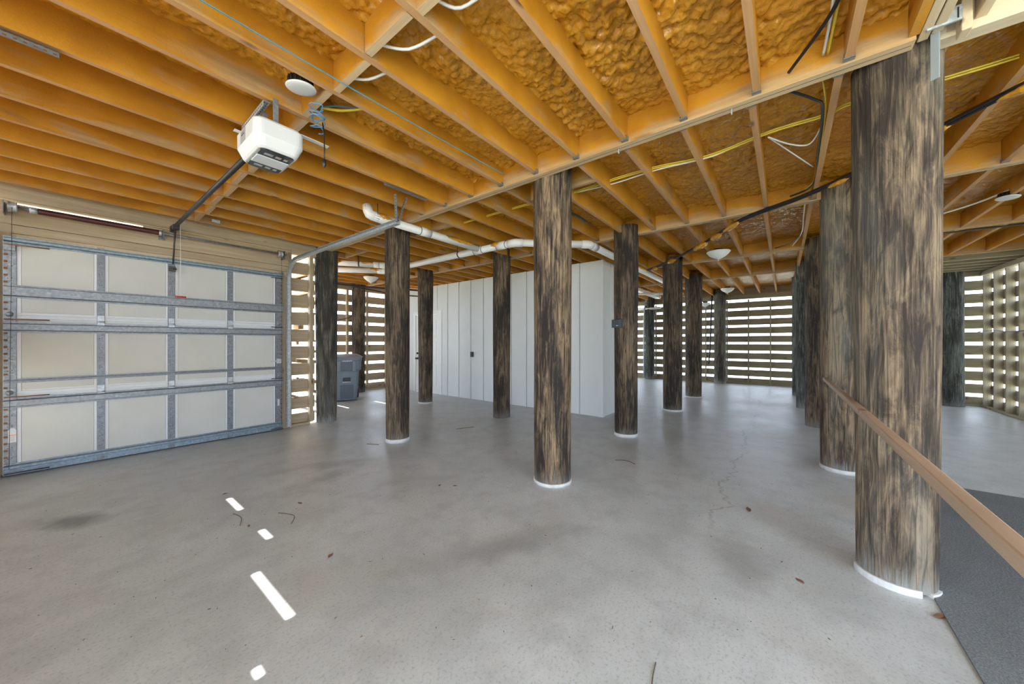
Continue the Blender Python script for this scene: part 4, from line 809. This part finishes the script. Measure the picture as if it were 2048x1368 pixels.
# ------------------------------------------------------------------ handrail, carpet
hr = empty('handrail', (2.8, -0.3175, 0.968))
MB().box(0.945, 1.86, -0.0155, 0.0165, -0.017, 0.015).build('rail_board', M_rail, hr, bevel=0.004); MB().box(-2.1, 0.94, -0.0175, 0.0175, -0.017, 0.017).build('rail_board', M_rail, hr, bevel=0.005)
tag(hr, 'flat brown wooden handrail running past the two thick pilings', 'handrail')
cp = MB().box(-2.6, 2.15, -1.3, 1.3, 0.0, 0.009).build('carpet', M_carpet, None, (2.85, -1.91, 0.0005)); tag(cp, 'dark grey outdoor carpet beyond the handrail', 'carpet')

# ------------------------------------------------------------------ leaves and twigs
def leaf(x, y, s, a, label, cat='leaf'):
    pts = [(-1, 0, .02), (-0.5, .42, .18), (0.1, .5, .22), (0.7, .25, .1), (1.1, 0, .25), (0.6, -.3, .16), (0, -.48, .2), (-0.6, -.36, .14)]
    V = [(p[0] * s, p[1] * s, p[2] * s) for p in pts] + [(0, 0, .05 * s)]; V += [(p[0], p[1], p[2] + 0.0012) for p in V]
    F = []
    for i in range(8): j = (i + 1) % 8; F += [(8, j, i), (17, 9 + i, 9 + j), (i, j, 9 + j, 9 + i)]
    o = MB().add(V, F).build('dry_leaf', M_leaf, None, (x, y, 0.001), a); return tag(o, label, cat, 'dry leaves on the floor')
for x, y, s, a, lab in ((3.327, 0.225, 0.035, 0.3, 'brown dry leaf on the floor between the middle and thick pilings'), (2.509, -0.068, 0.022, 1.0, 'small brown leaf scrap just before the thick piling'),
        (2.60, -0.60, 0.042, 2.2, 'reddish dry leaf at the carpet edge by the thick piling'), (1.002, 2.224, 0.022, 0.5, 'curled dry leaf beside the longest sun streak'),
        (1.173, 3.148, 0.022, 1.9, 'dry leaf beyond the small sun spots'), (0.84, 3.86, 0.02, 0.2, 'dry leaf just beyond the farthest near sun streak'),
        (0.80, 3.05, 0.014, 1.2, 'tiny brown leaf left of the small sun spots'), (2.12, 2.52, 0.018, 0.4, 'reddish leaf flake before the white-collared dark piling'), (2.2, 2.40, 0.018, 2.4, 'second reddish leaf flake before the white-collared dark piling')):
    leaf(x, y, s, a, lab)
def twig(pts, label, r=0.003):
    o = wire('twig', [(x, y, 0.004) for x, y in pts], r, M_twig, label, 'twig', 'twigs on the floor'); return o
twig([(3.80, 1.50), (3.86, 1.40), (3.80, 1.28)], 'small forked twig between middle piling and outlet box piling'); twig([(1.50, 0.42), (1.38, 0.40), (1.28, 0.34), (1.24, 0.27)], 'long curved pine needle on the foreground floor', 0.002)
twig([(3.66, 3.96), (3.80, 3.90), (3.92, 3.84)], 'crossed twig on the floor before the white siding'); twig([(1.02, 0.20), (1.0, 0.15), (0.98, 0.12)], 'short dark twig at the bottom picture edge', 0.004)
twig([(0.78, 3.36), (0.80, 3.24), (0.76, 3.10)], 'thin twig beside the farthest near sun streak', 0.002); twig([(1.0, 3.10), (1.06, 2.96), (1.0, 2.84)], 'curved twig beyond the small sun spots', 0.002)
twig([(2.48, 4.15), (2.40, 4.30)], 'thin stick touching the white-collared dark piling', 0.003)

# bits of litter nobody could count
R2 = random.Random(3); lm = MB()
for k in range(260):
    d = 1.5 + 5.0 * R2.random() ** 1.2; t = R2.uniform(-1.4, 1.35); l = d * t
    x = d * math.cos(YAW) + l * math.sin(YAW); y = d * math.sin(YAW) - l * math.cos(YAW)
    if not (-0.5 < x < 12 and -0.55 < y < 5.9) or (x > 5.6 and y > 2.4): continue
    a = R2.uniform(0, 6.28); s1 = R2.uniform(0.0012, 0.006) * (1.8 if k % 9 == 0 else 1); s2 = R2.uniform(0.0008, 0.0018)
    Mx = Matrix.Translation((x, y, 0.0008)) @ Matrix.Rotation(a, 4, 'Z'); lm.box(-s1, s1, -s2, s2, 0, 0.0014, k % 2, None, Mx)
tag(lm.build('floor_litter', [M_twig, M_leaf], None, kind='stuff'), 'tiny specks of leaf litter scattered over the concrete', 'litter')
